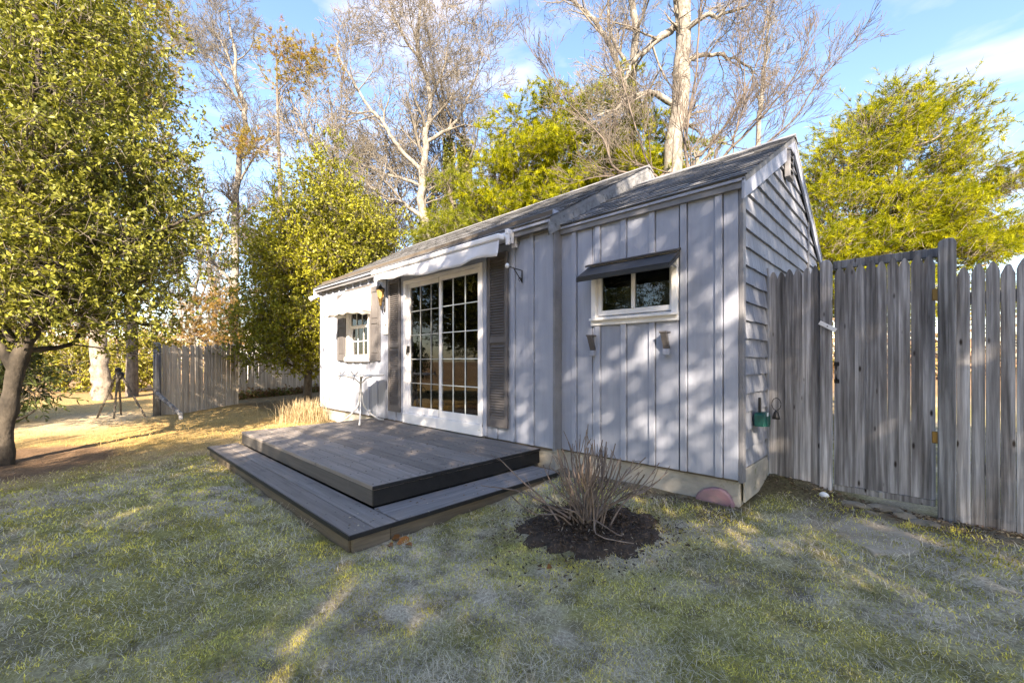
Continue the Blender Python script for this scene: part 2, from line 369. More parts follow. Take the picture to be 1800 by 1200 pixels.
# ------------------------------------------------------------------ ground
def sstep(a, b, x): t = np.clip((np.asarray(x, float)-a)/(b-a), 0, 1); return t*t*(3-2*t)
def ground_z(x, y):
    x = np.asarray(x, float); y = np.asarray(y, float)
    z = -.065+.06*sstep(-1.9, -.3, y)
    z = z+.13*np.exp(-(((x-.18)/.45)**2+((y-.85)/.35)**2))
    p = np.stack([x, y], -1)
    near = np.exp(-((x+2)**2+(y+2)**2)/200)
    z = z+(.05*(fnoise(p*.55, 3)-.5)+.028*(fnoise(p*2.6, 5)-.5))*(.35+.65*near)
    lawn = (1-sstep(6, 8.5, np.hypot(x+1, y+3)))*sstep(.1, -.4, y); z = z+lawn*(.026*(fnoise(p*7., 15, 2)-.5)+.016*(fnoise(p*17., 19, 2)-.5))
    far = sstep(14, 60, np.hypot(x, y)); z = z+far*1.2*(fnoise(p*.03, 9)-.4)
    return z

HOLLY_BED = (-6.9, -4.35)
def ground_pigment(x, y):
    p = np.stack([x, y], -1)
    a = fnoise(p*1.1, 21, 4); b = fnoise(p*4.5, 33, 3); c = fnoise(p*11, 35, 2)
    moss = np.array([.34, .31, .115]); straw = np.array([.56, .49, .38]); soil = np.array([.11, .086, .062]); tan = np.array([.46, .32, .135]); brown = np.array([.19, .125, .08]); sand = np.array([.55, .46, .32])
    m = sstep(.36, .62, a*.6+b*.4)[..., None]
    col = moss*m+straw*(1-m)
    low = sstep(.52, .34, fnoise(p*7., 15, 2))[..., None]; col = col*(1-.22*low)+soil*.9*.22*low
    spot = sstep(.66, .74, fnoise(p*1.7, 171, 3))[..., None]; col = col*(1-.35*spot)+soil*.8*.35*spot
    col = col*(1-.55*sstep(.58, .78, c)[..., None])+soil*.55*sstep(.58, .78, c)[..., None]
    edge = (fnoise(p*.8, 41)-.5)*1.6
    # dry needle-covered lawn towards the far fence
    t = sstep(-5.0, -7.6, x+.45*(y+2)+edge)[..., None]*(1-.25*m)
    tanv = tan*(.75+.5*b[..., None]); col = col*(1-t)+tanv*t
    s = (np.exp(-(((x+11.6+.5*(y+3))/1.7)**2+((y+3.6)/1.1)**2)*1.2))[..., None]; s = np.clip(s*1.5, 0, .9); col = col*(1-s)+sand*s
    d = np.hypot((x-HOLLY_BED[0])/1.35, (y-HOLLY_BED[1])/1.25)+edge*.10
    t = (1-sstep(.75, 1.05, d))[..., None]; col = col*(1-t)+brown*(.7+.6*b[..., None])*t
    # bare earth strip along foundation and fence
    t = ((1-sstep(.08, .38, np.abs(y-.62)+(b-.5)*.4))*sstep(-.1, .1, x))[..., None]*.75; col = col*(1-t)+soil*t
    t = (sstep(-.75, -.25, y+(b-.5)*.5)*(1-sstep(.0, .15, x)))[..., None]*.7; col = col*(1-t)+soil*1.1*t
    # leaf-strewn woodland floor beyond
    w = sstep(13, 22, np.hypot(x+2, y+1))[..., None]; col = col*(1-w)+np.array([.30, .20, .11])*(.7+.6*a[..., None])*w
    return col

def axis(*segs):
    out = []
    for a, b, n in segs: out.append(np.linspace(a, b, n, endpoint=False))
    return np.concatenate(out+[np.array([segs[-1][1]])])
gx = axis((-600, -60, 18), (-60, -14, 36), (-14, -8, 50), (-8, -4.2, 55), (-4.2, 2.6, 150), (2.6, 14, 44), (14, 60, 24), (60, 600, 18))
gy = axis((-600, -60, 18), (-60, -12, 50), (-12, -6, 40), (-6, -4.2, 22), (-4.2, -.2, 90), (-.2, 1.6, 20), (1.6, 8, 40), (8, 60, 36), (60, 600, 18))
GX, GY = np.meshgrid(gx, gy, indexing='ij')
GV = np.stack([GX, GY, ground_z(GX, GY)], -1).reshape(-1, 3)
ni, nj = len(gx), len(gy)
I, J = np.meshgrid(np.arange(ni-1), np.arange(nj-1), indexing='ij')
GF = np.stack([I*nj+J, (I+1)*nj+J, (I+1)*nj+J+1, I*nj+J+1], -1).reshape(-1, 4)
def ground_mat():
    m, t, b = new_mat('lawn_ground'); N = t.nodes.new; Lk = t.links.new
    a = N('ShaderNodeAttribute'); a.attribute_name = 'Col'; tc = N('ShaderNodeTexCoord')
    n1 = N('ShaderNodeTexNoise'); n1.inputs['Scale'].default_value = 55; n1.inputs['Detail'].default_value = 6; n1.inputs['Roughness'].default_value = .75; Lk(tc.outputs['Object'], n1.inputs['Vector'])
    r = N('ShaderNodeValToRGB'); r.color_ramp.elements[0].position = .3; r.color_ramp.elements[0].color = (.36, .34, .31, 1); r.color_ramp.elements[1].position = .72; r.color_ramp.elements[1].color = (1.45, 1.45, 1.4, 1)
    Lk(n1.outputs['Fac'], r.inputs['Fac'])
    mu = N('ShaderNodeMixRGB'); mu.blend_type = 'MULTIPLY'; mu.inputs['Fac'].default_value = 1.; Lk(a.outputs['Color'], mu.inputs['Color1']); Lk(r.outputs['Color'], mu.inputs['Color2'])
    Lk(mu.outputs['Color'], b.inputs['Base Color']); b.inputs['Roughness'].default_value = .95; b.inputs['Specular IOR Level'].default_value = .15
    n2 = N('ShaderNodeTexNoise'); n2.inputs['Scale'].default_value = 130; n2.inputs['Detail'].default_value = 6; Lk(tc.outputs['Object'], n2.inputs['Vector'])
    bp = N('ShaderNodeBump'); bp.inputs['Strength'].default_value = .9; bp.inputs['Distance'].default_value = .012; Lk(n2.outputs['Fac'], bp.inputs['Height']); Lk(bp.outputs[0], b.inputs['Normal'])
    return m
M['ground'] = ground_mat()
ground = add_mesh_object('ground', np_mesh('ground', GV, GF, M['ground'], col=ground_pigment(GV[:, 0], GV[:, 1]), smooth=True), None, (0, 0, 0))
tag(ground, 'mossy winter lawn with straw patches running to the woods', 'lawn', kind='structure')

def on_bare(x, y):
    """places where no grass stands"""
    deck = (x > -5.72) & (x < -1.56) & (y > -2.5) & (y < .2)
    cabin = (x > -8.0) & (x < .05) & (y > -.14)
    mul = np.hypot((x+.67)/.39, (y+1.16)/.38) < .55+.9*fnoise(np.stack([x, y], -1)*6., 211, 2)
    bed = np.hypot((x-HOLLY_BED[0])/1.35, (y-HOLLY_BED[1])/1.25) < .85
    fenc = (x > 0) & (y > .56-.10*np.sin(x*9)-.08*np.sin(x*23)) | (x < 0) & (x > -1.6) & (y > -.16-.10*np.sin(x*7)-.05*np.sin(x*19))
    return deck | cabin | mul | bed | fenc

def blades(P, L, W, lean, col, seed):
    """bent grass blades: 5 vertices, 3 triangles each; returns V, F, C"""
    g = np.random.default_rng(seed); n = len(P)
    a = g.uniform(0, 2*math.pi, n); hd = np.stack([np.cos(a), np.sin(a), np.zeros(n)], -1)
    b = a+math.pi/2+g.normal(0, .25, n); wd = np.stack([np.cos(b), np.sin(b), np.zeros(n)], -1)
    up = np.array([0, 0, 1.])
    mid = P+hd*(L*lean*.45)[:, None]+up*(L*(np.sqrt(np.clip(1-lean**2, 0, 1))*.62+.045))[:, None]
    tip = P+hd*(L*lean)[:, None]+up*(L*np.sqrt(np.clip(1-lean**2, .0, 1))*.9+.001)[:, None]
    V = np.stack([P-wd*(W*.5)[:, None], P+wd*(W*.5)[:, None], mid+wd*(W*.42)[:, None], mid-wd*(W*.42)[:, None], tip], 1)
    base = np.arange(n)*5
    F = np.concatenate([np.stack([base, base+1, base+2], -1), np.stack([base, base+2, base+3], -1), np.stack([base+3, base+2, base+4], -1)])
    Cc = np.repeat(col, 5, axis=0)
    return V.reshape(-1, 3), F, Cc

g = np.random.default_rng(11)
hd = math.atan2(FWD[1], FWD[0])
def lawn_points(n, rmax, seed):
    g = np.random.default_rng(seed); rad = .75*np.exp(g.uniform(0, math.log(rmax/.75), n)); ang = g.uniform(-1.25, 1.25, n)
    x, y = C[0]+rad*np.cos(hd+ang), C[1]+rad*np.sin(hd+ang); k = ~on_bare(x, y); return np.stack([x[k], y[k]], -1), rad[k]
def dry(pp): return sstep(-5.0, -7.6, pp[:, 0]+.45*(pp[:, 1]+2)+(fnoise(pp*.8, 41)-.5)*1.6)
def strawness(pp): return np.clip(.60+1.5*(fnoise(pp*1.0, 91, 3)-.47)+1.2*(fnoise(pp*3.6, 95, 2)-.5), .04, .95)
# moss and fine turf: short upright specks, one triangle each
pp, rad = lawn_points(430000, 9., 12); dens = fnoise(pp*5., 77, 3); k = (g.uniform(0, 1, len(pp)) < 1.25-.9*strawness(pp)-.9*dry(pp)) & (dens > .30) & (g.uniform(0, 1, len(pp)) > .45*sstep(.64, .72, fnoise(pp*1.7, 171, 3))); pp, rad = pp[k], rad[k]; n = len(pp)
P = np.stack([pp[:, 0], pp[:, 1], ground_z(pp[:, 0], pp[:, 1])], -1); gw = np.clip(rad/2.6, .75, 2.4); Lm = g.uniform(.006, .020, n)*np.clip(gw, .8, 1.5); Wm = g.uniform(.0030, .0065, n)*gw
a = g.uniform(0, 6.283, n); wv_ = np.stack([np.cos(a), np.sin(a), np.zeros(n)], -1)*(Wm*.5)[:, None]; tip = P+g.normal(size=(n, 3))*np.array([.5, .5, 0])*Lm[:, None]+np.array([0, 0, 1.])*Lm[:, None]
V1 = np.stack([P-wv_, P+wv_, tip], 1).reshape(-1, 3); F1 = np.arange(3*n).reshape(-1, 3)
hue = np.clip(fnoise(pp*2.3, 63, 3)[:, None]*1.6-.3+g.uniform(-.35, .35, (n, 1)), 0, 1); cm = (np.array([.70, .60, .13])*hue+np.array([.42, .42, .16])*(1-hue))*g.uniform(.42, 1.25, (n, 1))*(.78+.6*sstep(.36, .62, fnoise(pp*7., 15, 2)))[:, None]; C1 = np.repeat(cm, 3, axis=0)
# dead straw: thin bent blades lying flat
pp, rad = lawn_points(250000, 12., 13); k = g.uniform(0, 1, len(pp)) < strawness(pp)*.9+dry(pp)*.6; pp, rad = pp[k], rad[k]; n = len(pp); tz = dry(pp)
gw = np.clip(rad/2.8, .75, 2.4); z = ground_z(pp[:, 0], pp[:, 1])+g.uniform(0, .008, n)
tuft = sstep(.60, .72, fnoise(pp*2.0, 301, 2)); Ls = g.uniform(.018, .052, n)*(1+1.0*tuft)*np.clip(gw, .85, 1.4); Ws = g.uniform(.0012, .0024, n)*gw
cs = np.array([.82, .745, .63])*g.uniform(.42, 1.12, (n, 1)); ct = np.array([.66, .46, .19])*g.uniform(.5, 1.15, (n, 1)); cs = cs*(1-tz[:, None])+ct*tz[:, None]
V2, F2, C2 = blades(np.stack([pp[:, 0], pp[:, 1], z], -1), Ls, Ws, np.where(g.uniform(0, 1, n) < .85, g.uniform(.93, .999, n), g.uniform(.5, .93, n)), cs, 5)
V = np.concatenate([V1, V2]); F = np.concatenate([F1, F2+len(V1)]); Cc = np.concatenate([C1, C2])
grass = add_mesh_object('grass', np_mesh('grass', V, F, M['grass'], col=Cc), None, (0, 0, 0))
tag(grass, 'short mossy grass mixed with dry straw over the lawn', 'grass', kind='stuff')

# ------------------------------------------------------------------ cabin
JY = -.13                       # front face of the larger, left-hand section
XL, XJ = -7.92, -1.794          # its left end and the jog
cabin = empty('cabin', (-4., 1.5, 0), 'grey board-and-batten cabin with a stepped gable roof behind the dark deck', 'cabin')

def piece(name, me, parent, wl): return add_mesh_object(name, me, parent, wl)
_unit = {}
def box_piece(name, sx, sy, sz, mat, parent, center_bottom, c=.003):
    """a box-like piece sharing mesh data with equal ones; its origin is the middle of its foot"""
    k = (name, round(sx, 3), round(sy, 3), round(sz, 3), mat.name)
    if k not in _unit:
        mb = MB(); cc = min(c, sx*.2, sy*.2, sz*.2); mb.cbox(-sx/2, sx/2, -sy/2, sy/2, 0, sz, cc); _unit[k] = mb.mesh(name, (0, 0, 0), mat)
    return piece(name, _unit[k], parent, center_bottom)

# foundation
MB().box(XL+.03, XJ, JY+.03, 3.9, -.4, .235).box(XJ, -.012, .028, 3.45, -.4, .205).build('foundation', M['concrete'], cabin, bevel=.006)
# wall sheathing (behind boards), with openings for door and windows
DX0, DX1, DZ0, DZ1 = -4.708, -2.893, .238, 2.40         # sliding door
WX0, WX1, WZ0, WZ1 = -6.66, -5.80, 1.19, 2.36           # left window
SX0, SX1, SZ0, SZ1 = -1.378, -.489, 1.545, 2.135        # small right window
wl = MB(); y0, y1 = JY+.006, JY+.12
TOPL, TOPR = 2.80, 2.66
wl.box(XL+.01, WX0, y0, y1, .2, TOPL).box(WX0, WX1, y0, y1, .2, WZ0).box(WX0, WX1, y0, y1, WZ1, TOPL).box(WX1, DX0, y0, y1, .2, TOPL)
wl.box(DX0, DX1, y0, y1, DZ1, TOPL).box(DX1, XJ-.004, y0, y1, .2, TOPL)
y0, y1 = .006, .12
wl.box(XJ, SX0, y0, y1, .19, TOPR).box(SX0, SX1, y0, y1, .19, SZ0).box(SX0, SX1, y0, y1, SZ1, TOPR).box(SX1, -.02, y0, y1, .19, TOPR)
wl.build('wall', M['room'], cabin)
MB().box(XJ-.016, XJ-.001, JY+.003, .3, .2, TOPL).build('return_wall', M['siding'], cabin)
rm = MB()
rm.box(XL+.02, XL+.1, .0, 3.8, .2, 2.75).box(XL+.02, -.06, 3.4, 3.45, .2, 2.62).box(XL+.1, -.06, .12, 3.4, .2, .25).box(XL+.1, -.06, .12, 3.4, 2.55, 2.6).box(XJ-.06, XJ+.06, .12, 1.2, .25, 2.55)
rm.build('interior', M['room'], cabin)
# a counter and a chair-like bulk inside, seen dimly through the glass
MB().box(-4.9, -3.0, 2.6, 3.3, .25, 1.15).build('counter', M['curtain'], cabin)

def boards(xa, xb, yface, z0, z1, first_batten, holes):
    """vertical boards between battens; boards and battens stop above and below the openings"""
    bat = []; x = first_batten
    while x > xa+.05: bat.append(x); x -= .29
    edges = [xb]+bat+[xa]
    for i in range(len(edges)-1):
        r, l = edges[i], edges[i+1]
        if r-l < .02: continue
        spans = [(z0, z1)]
        segs = [(l, r)]
        for hx0, hx1, hz0, hz1 in holes:
            if hx1 <= l or hx0 >= r: continue
            cuts = []
            for (a, b) in segs:
                cuts += [(a, max(a, min(b, hx0)), 'full'), (max(a, min(hx0, b)), min(b, hx1), 'cut'), (min(b, max(a, hx1)), b, 'full')]
            segs = None
            for a, b, kd in cuts:
                if b-a < .012: continue
                if kd == 'full': box_piece('board', b-a-.008, .018, z1-z0, M['siding'], cabin, ((a+b)/2, yface+.0, z0))
                else:
                    if hz0-z0 > .02: box_piece('board', b-a-.008, .018, hz0-z0, M['siding'], cabin, ((a+b)/2, yface, z0))
                    if z1-hz1 > .02: box_piece('board', b-a-.008, .018, z1-hz1, M['siding'], cabin, ((a+b)/2, yface, hz1))
            break
        if segs: box_piece('board', r-l-.008, .018, z1-z0, M['siding'], cabin, ((l+r)/2, yface, z0))
    for x in bat:
        xm = x-.0275; sp = [(z0+.002, z1-.002)]
        for hx0, hx1, hz0, hz1 in holes:
            if hx0-.02 < xm < hx1+.02: sp = [(z0+.002, hz0-.002), (hz1+.002, z1-.002)]
        for a, b in sp:
            if b-a > .03: box_piece('batten', .055, .020, b-a, M['siding'], cabin, (xm-.004, yface-.017, a), .003)
boards(XJ, -.004, 0., .208, 2.56, -.124, [(SX0-.005, SX1+.005, SZ0-.01, SZ1+.005)])
boards(XL, XJ, JY, .225, 2.66, -2.06, [(DX0-.02, DX1+.02, .15, DZ1+.09), (WX0-.02, WX1+.02, WZ0-.02, WZ1+.03)])
# corner boards: front right corner and the jog
MB().cbox(-.004, .028, -.010, .062, .19, 2.60, .003).build('corner_board', M['trim'], cabin)
MB().cbox(XJ-.002, XJ+.02, JY-.012, -.012, .21, 2.66, .003).build('corner_board', M['trim'], cabin)

# gable end: shingle courses, each shingle its own piece
RIDGE_Y, RIDGE_Z, SLOPE = 1.764, 3.63, .565
def roof_r(y): return RIDGE_Z-SLOPE*abs(y-RIDGE_Y)
MB().prism([(-.02, .02, .19), (-.02, 3.45, .19), (-.02, 3.45, roof_r(3.45)-.06), (-.02, RIDGE_Y, RIDGE_Z-.06), (-.02, .02, roof_r(.02)-.06)], (.012, 0, 0)).build('gable_sheathing', M['shingle'], cabin)
gs = random.Random(3); _sh = {}
def shingle(y0, y1, zb, zt0, zt1):
    """wedge: thick at the butt, thin under the course above; the top may be cut along the roof slope"""
    th, x0 = .030, -.006
    mb = MB(); e = .001
    mb.quads([(x0, y0+e, zb), (x0+th, y0+e, zb), (x0+.005, y0+e, zt0), (x0, y0+e, zt0), (x0, y1-e, zb), (x0+th, y1-e, zb), (x0+.005, y1-e, zt1), (x0, y1-e, zt1)],
             [(0,1,2,3), (7,6,5,4), (1,5,6,2), (0,4,5,1), (3,2,6,7), (0,3,7,4)])
    piece('shingle', mb.mesh('shingle', (0, (y0+y1)/2, zb), M['shingle']), cabin, (0, (y0+y1)/2, zb))
for k in range(22):
    zb = .303+.15*k; zt = zb+.172
    ymax = .80 if zt < 1.95 else 3.42
    y = .064
    while y < ymax-.02:
        w = gs.choice((.09, .11, .13, .15, .18)); y2 = min(y+w, ymax)
        top = lambda q: roof_r(q)-.075
        if min(top(y), top(y2)) > zb+.03: shingle(y, y2, zb+gs.uniform(-.003, .003), min(zt, top(y)), min(zt, top(y2)))
        y = y2
MB().cbox(.004, .03, 2.72, 2.77, 1.85, roof_r(2.77)-.10).build('corner_board', M['trim'], cabin)
MB().cbox(.006, .022, .062, .80, .02, .290).build('skirt_board', M['concrete'], cabin)
MB().cbox(.004, .032, .755, .785, .25, 2.03).build('trim_board', M['shingle'], cabin)

# roofs: deck slab + asphalt shingle tabs, fascias, rakes
def roof_plane(x0, x1, ye, ze, yr, zr, name, t=.05):
    """sloped slab from eave (ye,ze) to ridge (yr,zr)"""
    d = np.array([0, yr-ye, zr-ze]); Ln = np.linalg.norm(d); d /= Ln; nrm = np.array([0, -d[2], d[1]])*(1 if yr > ye else -1)
    MB().prism([(x0, ye, ze), (x0, yr, zr), tuple(np.array([x0, yr, zr])-nrm*t), tuple(np.array([x0, ye, ze])-nrm*t)], (x1-x0, 0, 0)).build(name, M['roof'], cabin)
    return d, Ln, nrm
def tabs(x0, x1, ye, ze, yr, zr, seed):
    r = np.random.default_rng(seed); d = np.array([0, yr-ye, zr-ze]); Ln = np.linalg.norm(d); d /= Ln
    nrm = np.array([0, -d[2], d[1]])*(1 if yr > ye else -1); ex = .13; V = []; F = []
    k = 0; s = -.015
    while s < Ln-.02:
        x = x0-.01-(.15 if k % 2 else 0)-r.uniform(0, .05)
        while x < x1:
            w = .305; a, b = max(x+.004, x0-.012), min(x+w-.004, x1+.012); x += w
            if b-a < .02: continue
            s1 = min(s+ex+.02, Ln); lift = .012+r.uniform(-.003, .004); j = r.uniform(-.004, .004)
            o = np.array([0, ye, ze])
            p = lambda X, S, h: o+np.array([X, 0, 0])+d*S+nrm*h
            bl = len(V)
            V += [p(a, s+j, .001), p(b, s+j, .001), p(b, s+j, lift), p(a, s+j, lift), p(b, s1, .003), p(a, s1, .003)]
            F += [(bl, bl+1, bl+2, bl+3), (bl+3, bl+2, bl+4, bl+5)]
        s += ex; k += 1
    return np.array(V), np.array(F)
# right (lower) roof
EYR, EZR = -.055, 2.628
roof_plane(XJ-.1, .055, EYR, EZR, RIDGE_Y, RIDGE_Z, 'roof'); roof_plane(XJ-.1, .055, 3.58, RIDGE_Z-SLOPE*(3.58-RIDGE_Y), RIDGE_Y, RIDGE_Z, 'roof')
# left (higher) roof
LRY, LRZ, EYL, EZL = 1.99, 3.945, -.25, 2.672
roof_plane(XL-.10, XJ+.05, EYL, EZL, LRY, LRZ, 'roof'); roof_plane(XL-.10, XJ+.05, 4.2, LRZ-.568*(4.2-LRY), LRY, LRZ, 'roof')
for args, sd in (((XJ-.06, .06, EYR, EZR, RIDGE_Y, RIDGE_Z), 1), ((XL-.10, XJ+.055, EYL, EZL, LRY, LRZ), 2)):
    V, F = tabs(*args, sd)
    me = np_mesh('roof_shingles', V, F, M['roof'], org=ORG[cabin.name]); me.materials.append(M['roof_shaded_edge']); mi = np.zeros(len(F), np.int32); mi[0::2] = 1; me.polygons.foreach_set('material_index', mi)
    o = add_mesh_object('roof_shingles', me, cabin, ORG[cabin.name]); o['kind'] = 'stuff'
MB().prism([(XL-.11, LRY-.12, LRZ-.055), (XL-.11, LRY, LRZ+.022), (XL-.11, LRY+.12, LRZ-.055), (XL-.11, LRY, LRZ-.02)], (XJ+.06-XL+.11, 0, 0)).build('ridge_cap', M['roof'], cabin)
MB().prism([(XJ, RIDGE_Y-.12, RIDGE_Z-.055), (XJ, RIDGE_Y, RIDGE_Z+.022), (XJ, RIDGE_Y+.12, RIDGE_Z-.055), (XJ, RIDGE_Y, RIDGE_Z-.02)], (.065-XJ, 0, 0)).build('ridge_cap', M['roof'], cabin)
# fascias and drip edges
MB().cbox(XJ+.02, .03, -.045, -.018, 2.535, 2.607, .003).build('fascia', M['trim'], cabin)
MB().cbox(XJ+.02, .052, -.062, -.048, 2.588, 2.612, .002).build('drip_edge', M['siding'], cabin)
MB().cbox(XL-.06, XJ+.0, -.225, -.20, 2.575, 2.650, .003).build('fascia', M['trim'], cabin)
MB().cbox(XL-.09, XJ+.045, -.254, -.228, 2.628, 2.656, .002).build('drip_edge', M['siding'], cabin)
MB().prism([(XL-.05, -.21, 2.585), (XL-.05, JY-.002, 2.655), (XL-.05, JY-.002, 2.675), (XL-.05, -.21, 2.605)], (XJ-XL+.04, 0, 0)).build('soffit', M['trim'], cabin)
MB().cbox(XL, XJ-.01, JY-.024, JY-.001, 2.56, 2.65, .003).build('frieze_board', M['trim'], cabin)
# rakes
def rake(x0, x1, ya, za, yb, zb, h, mat):
    MB().prism([(x0, ya, za), (x0, yb, zb), (x0, yb, zb-h*1.12), (x0, ya, za-h)], (x1-x0, 0, 0)).build('rake_board', mat, cabin, bevel=.003)
rake(.030, .052, -.062, EZR-.022, RIDGE_Y, RIDGE_Z-.022, .165, M['siding'])
rake(.030, .052, 3.60, RIDGE_Z-SLOPE*(3.60-RIDGE_Y)-.022, RIDGE_Y+.001, RIDGE_Z-.022, .135, M['siding'])
rake(XJ+.022, XJ+.046, EYL-.002, EZL-.022, LRY, LRZ-.022, .165, M['rake_old'])
rake(XJ+.022, XJ+.046, 4.2, LRZ-.568*(4.2-LRY)-.022, LRY+.001, LRZ-.022, .165, M['rake_old'])
rake(XL-.09, XL-.07, EYL-.002, EZL-.022, LRY, LRZ-.022, .13, M['white'])
MB().prism([(XJ+.01, JY+.02, 2.5), (XJ+.01, 3.8, 2.5), (XJ+.01, 3.8, 2.8), (XJ+.01, LRY, LRZ-.07), (XJ+.01, JY+.02, 2.76)], (.008, 0, 0)).build('upper_gable', M['trim'], cabin)
# left end wall (seen from a step to the side)
MB().prism([(XL, JY, .2), (XL, 3.8, .2), (XL, 3.8, 2.85), (XL, LRY, LRZ-.08), (XL, JY, 2.70)], (-.02, 0, 0)).build('end_wall', M['siding'], cabin)
MB().prism([(XL, 3.8, .2), (XL, 3.8, 2.85), (-.02, 3.45, 2.6), (-.02, 3.45, .2)], (0, .02, 0)).build('rear_wall', M['siding'], cabin)
# gable vent hood
vent = MB().cbox(.03, .036, 1.40, 1.58, 3.07, 3.36).cbox(.03, .08, 1.40, 1.42, 3.07, 3.36).cbox(.03, .08, 1.56, 1.58, 3.07, 3.36).prism([(.03, 1.39, 3.36), (.09, 1.39, 3.335), (.09, 1.39, 3.35), (.03, 1.39, 3.38)], (0, .20, 0)).build('vent', M['trim'], cabin)
for i in range(4):
    z = 3.075+i*.068; MB().prism([(.04, 1.421, z+.04), (.082, 1.421, z), (.085, 1.421, z+.006), (.04, 1.421, z+.05)], (0, .138, 0)).build('louver', M['trim'], vent)
MB().cbox(.03, .08, 1.42, 1.56, 3.065, 3.076).build('vent_sill', M['trim'], vent)

# sliding door
door = MB()
fy0, fy1 = JY-.045, JY+.05
door.cbox(DX0, DX0+.055, fy0, fy1, DZ0+.10, DZ1).cbox(DX1-.04, DX1, fy0, fy1, DZ0+.10, DZ1).cbox(DX0+.055, DX1-.04, fy0, fy1, DZ1-.05, DZ1)
door.cbox(DX0, DX1, fy0-.012, fy1, DZ0-.01, DZ0+.135)
door = door.build('sliding_door', M['white'], cabin)
MB().cbox(DX0-.075, DX0-.002, JY-.035, JY-.001, .24, DZ1+.08).build('door_casing', M['siding'], cabin)
MB().cbox(DX1+.002, DX1+.07, JY-.035, JY-.001, .24, DZ1+.08).build('door_casing', M['siding'], cabin)
MB().cbox(DX0-.075, DX1+.07, JY-.04, JY-.001, DZ1+.003, DZ1+.082).build('door_casing', M['siding'], cabin)
def leaf(x0, x1, yc, name, mun, st=.05):
    z0, z1 = DZ0+.138, DZ1-.052
    fr = MB().cbox(x0, x0+st, yc-.018, yc+.018, z0, z1).cbox(x1-st, x1, yc-.018, yc+.018, z0, z1).cbox(x0+st, x1-st, yc-.018, yc+.018, z0, z0+.10).cbox(x0+st, x1-st, yc-.018, yc+.018, z1-.06, z1)
    fr = fr.build(name, M['white'], door)
    gx0, gx1, gz0, gz1 = x0+st, x1-st, z0+.10, z1-.06
    MB().box(gx0-.005, gx1+.005, yc+.002, yc+.006, gz0-.005, gz1+.005).build('pane', M['glass'], fr)
    for k in (1, 2):
        x = gx0+(gx1-gx0)*k/3; box_piece('muntin', .012, .012, gz1-gz0, mun, fr, (x, yc-.006, gz0))
    for k in range(1, 5):
        z = gz0+(gz1-gz0)*k/5; box_piece('muntin', gx1-gx0, .010, .012, mun, fr, ((gx0+gx1)/2, yc-.0075, z-.009))
    return fr
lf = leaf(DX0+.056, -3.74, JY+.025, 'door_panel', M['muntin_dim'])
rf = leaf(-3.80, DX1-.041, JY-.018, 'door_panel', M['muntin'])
MB().cbox(-3.815, -3.80, JY-.03, JY+.03, DZ0+.14, DZ1-.05).build('weather_strip', M['black'], door)
MB().cbox(DX0+.065, DX0+.115, JY-.03, JY+.006, 1.30, 1.40, .008).cbox(DX0+.08, DX0+.10, JY-.045, JY-.028, 1.27, 1.36, .004).build('door_lock', M['black'], door)
MB().cbox(DX1-.045, DX1-.03, JY-.06, JY-.056, .30, .312).build('sill_plug', M['metal_grey'], door)

# louvered shutters by the door
def louver_shutter(x0, x1):
    z0, z1, y1, y0 = .37, 2.46, JY-.022, JY-.055
    sh = MB().cbox(x0, x0+.045, y0, y1, z0, z1).cbox(x1-.045, x1, y0, y1, z0, z1).cbox(x0+.045, x1-.045, y0+.002, y1, z0, z0+.11).cbox(x0+.045, x1-.045, y0+.002, y1, z1-.06, z1).cbox(x0+.045, x1-.045, y0+.002, y1, 1.385, 1.465).box(x0+.045, x1-.045, y1-.006, y1-.003, z0+.11, z1-.06)
    sh = sh.build('shutter', M['shutter'], cabin)
    w = x1-x0-.09; k = ('slat', round(w, 3))
    if k not in _unit:
        _unit[k] = MB().prism([(-w/2, .012, .018), (-w/2, -.012, -.006), (-w/2, -.012, -.001), (-w/2, .012, .023)], (w, 0, 0)).mesh('slat', (0, 0, 0), M['shutter'])
    for a, b in ((z0+.115, 1.38), (1.472, z1-.065)):
        m = int((b-a)/.0325)
        for i in range(m): piece('slat', _unit[k], sh, ((x0+x1)/2, (y0+y1)/2, a+.008+i*.0325))
    return sh
louver_shutter(-2.79, -2.446); louver_shutter(-5.145, -4.795)
# panelled shutters by the left window
def panel_shutter(x0, x1):
    z0, z1, y1, y0 = 1.175, 2.43, JY-.022, JY-.05
    sh = MB().cbox(x0, x1, y0+.012, y1, z0, z1).cbox(x0, x0+.06, y0, y0+.012, z0, z1).cbox(x1-.06, x1, y0, y0+.012, z0, z1)
    for a, b in ((z0, z0+.12), (1.80, 1.88), (z1-.09, z1)): sh.cbox(x0+.06, x1-.06, y0, y0+.012, a, b)
    sh = sh.build('shutter', M['shutter'], cabin)
    for a, b in ((z0+.12, 1.80), (1.88, z1-.09)): MB().prism([(x0+.075, y0+.012, a+.015), (x1-.075, y0+.012, a+.015), (x1-.075, y0+.012, b-.015), (x0+.075, y0+.012, b-.015)], (0, -.008, 0)).build('raised_panel', M['shutter'], sh, bevel=.006)
panel_shutter(-5.785, -5.44); panel_shutter(-7.05, -6.705)
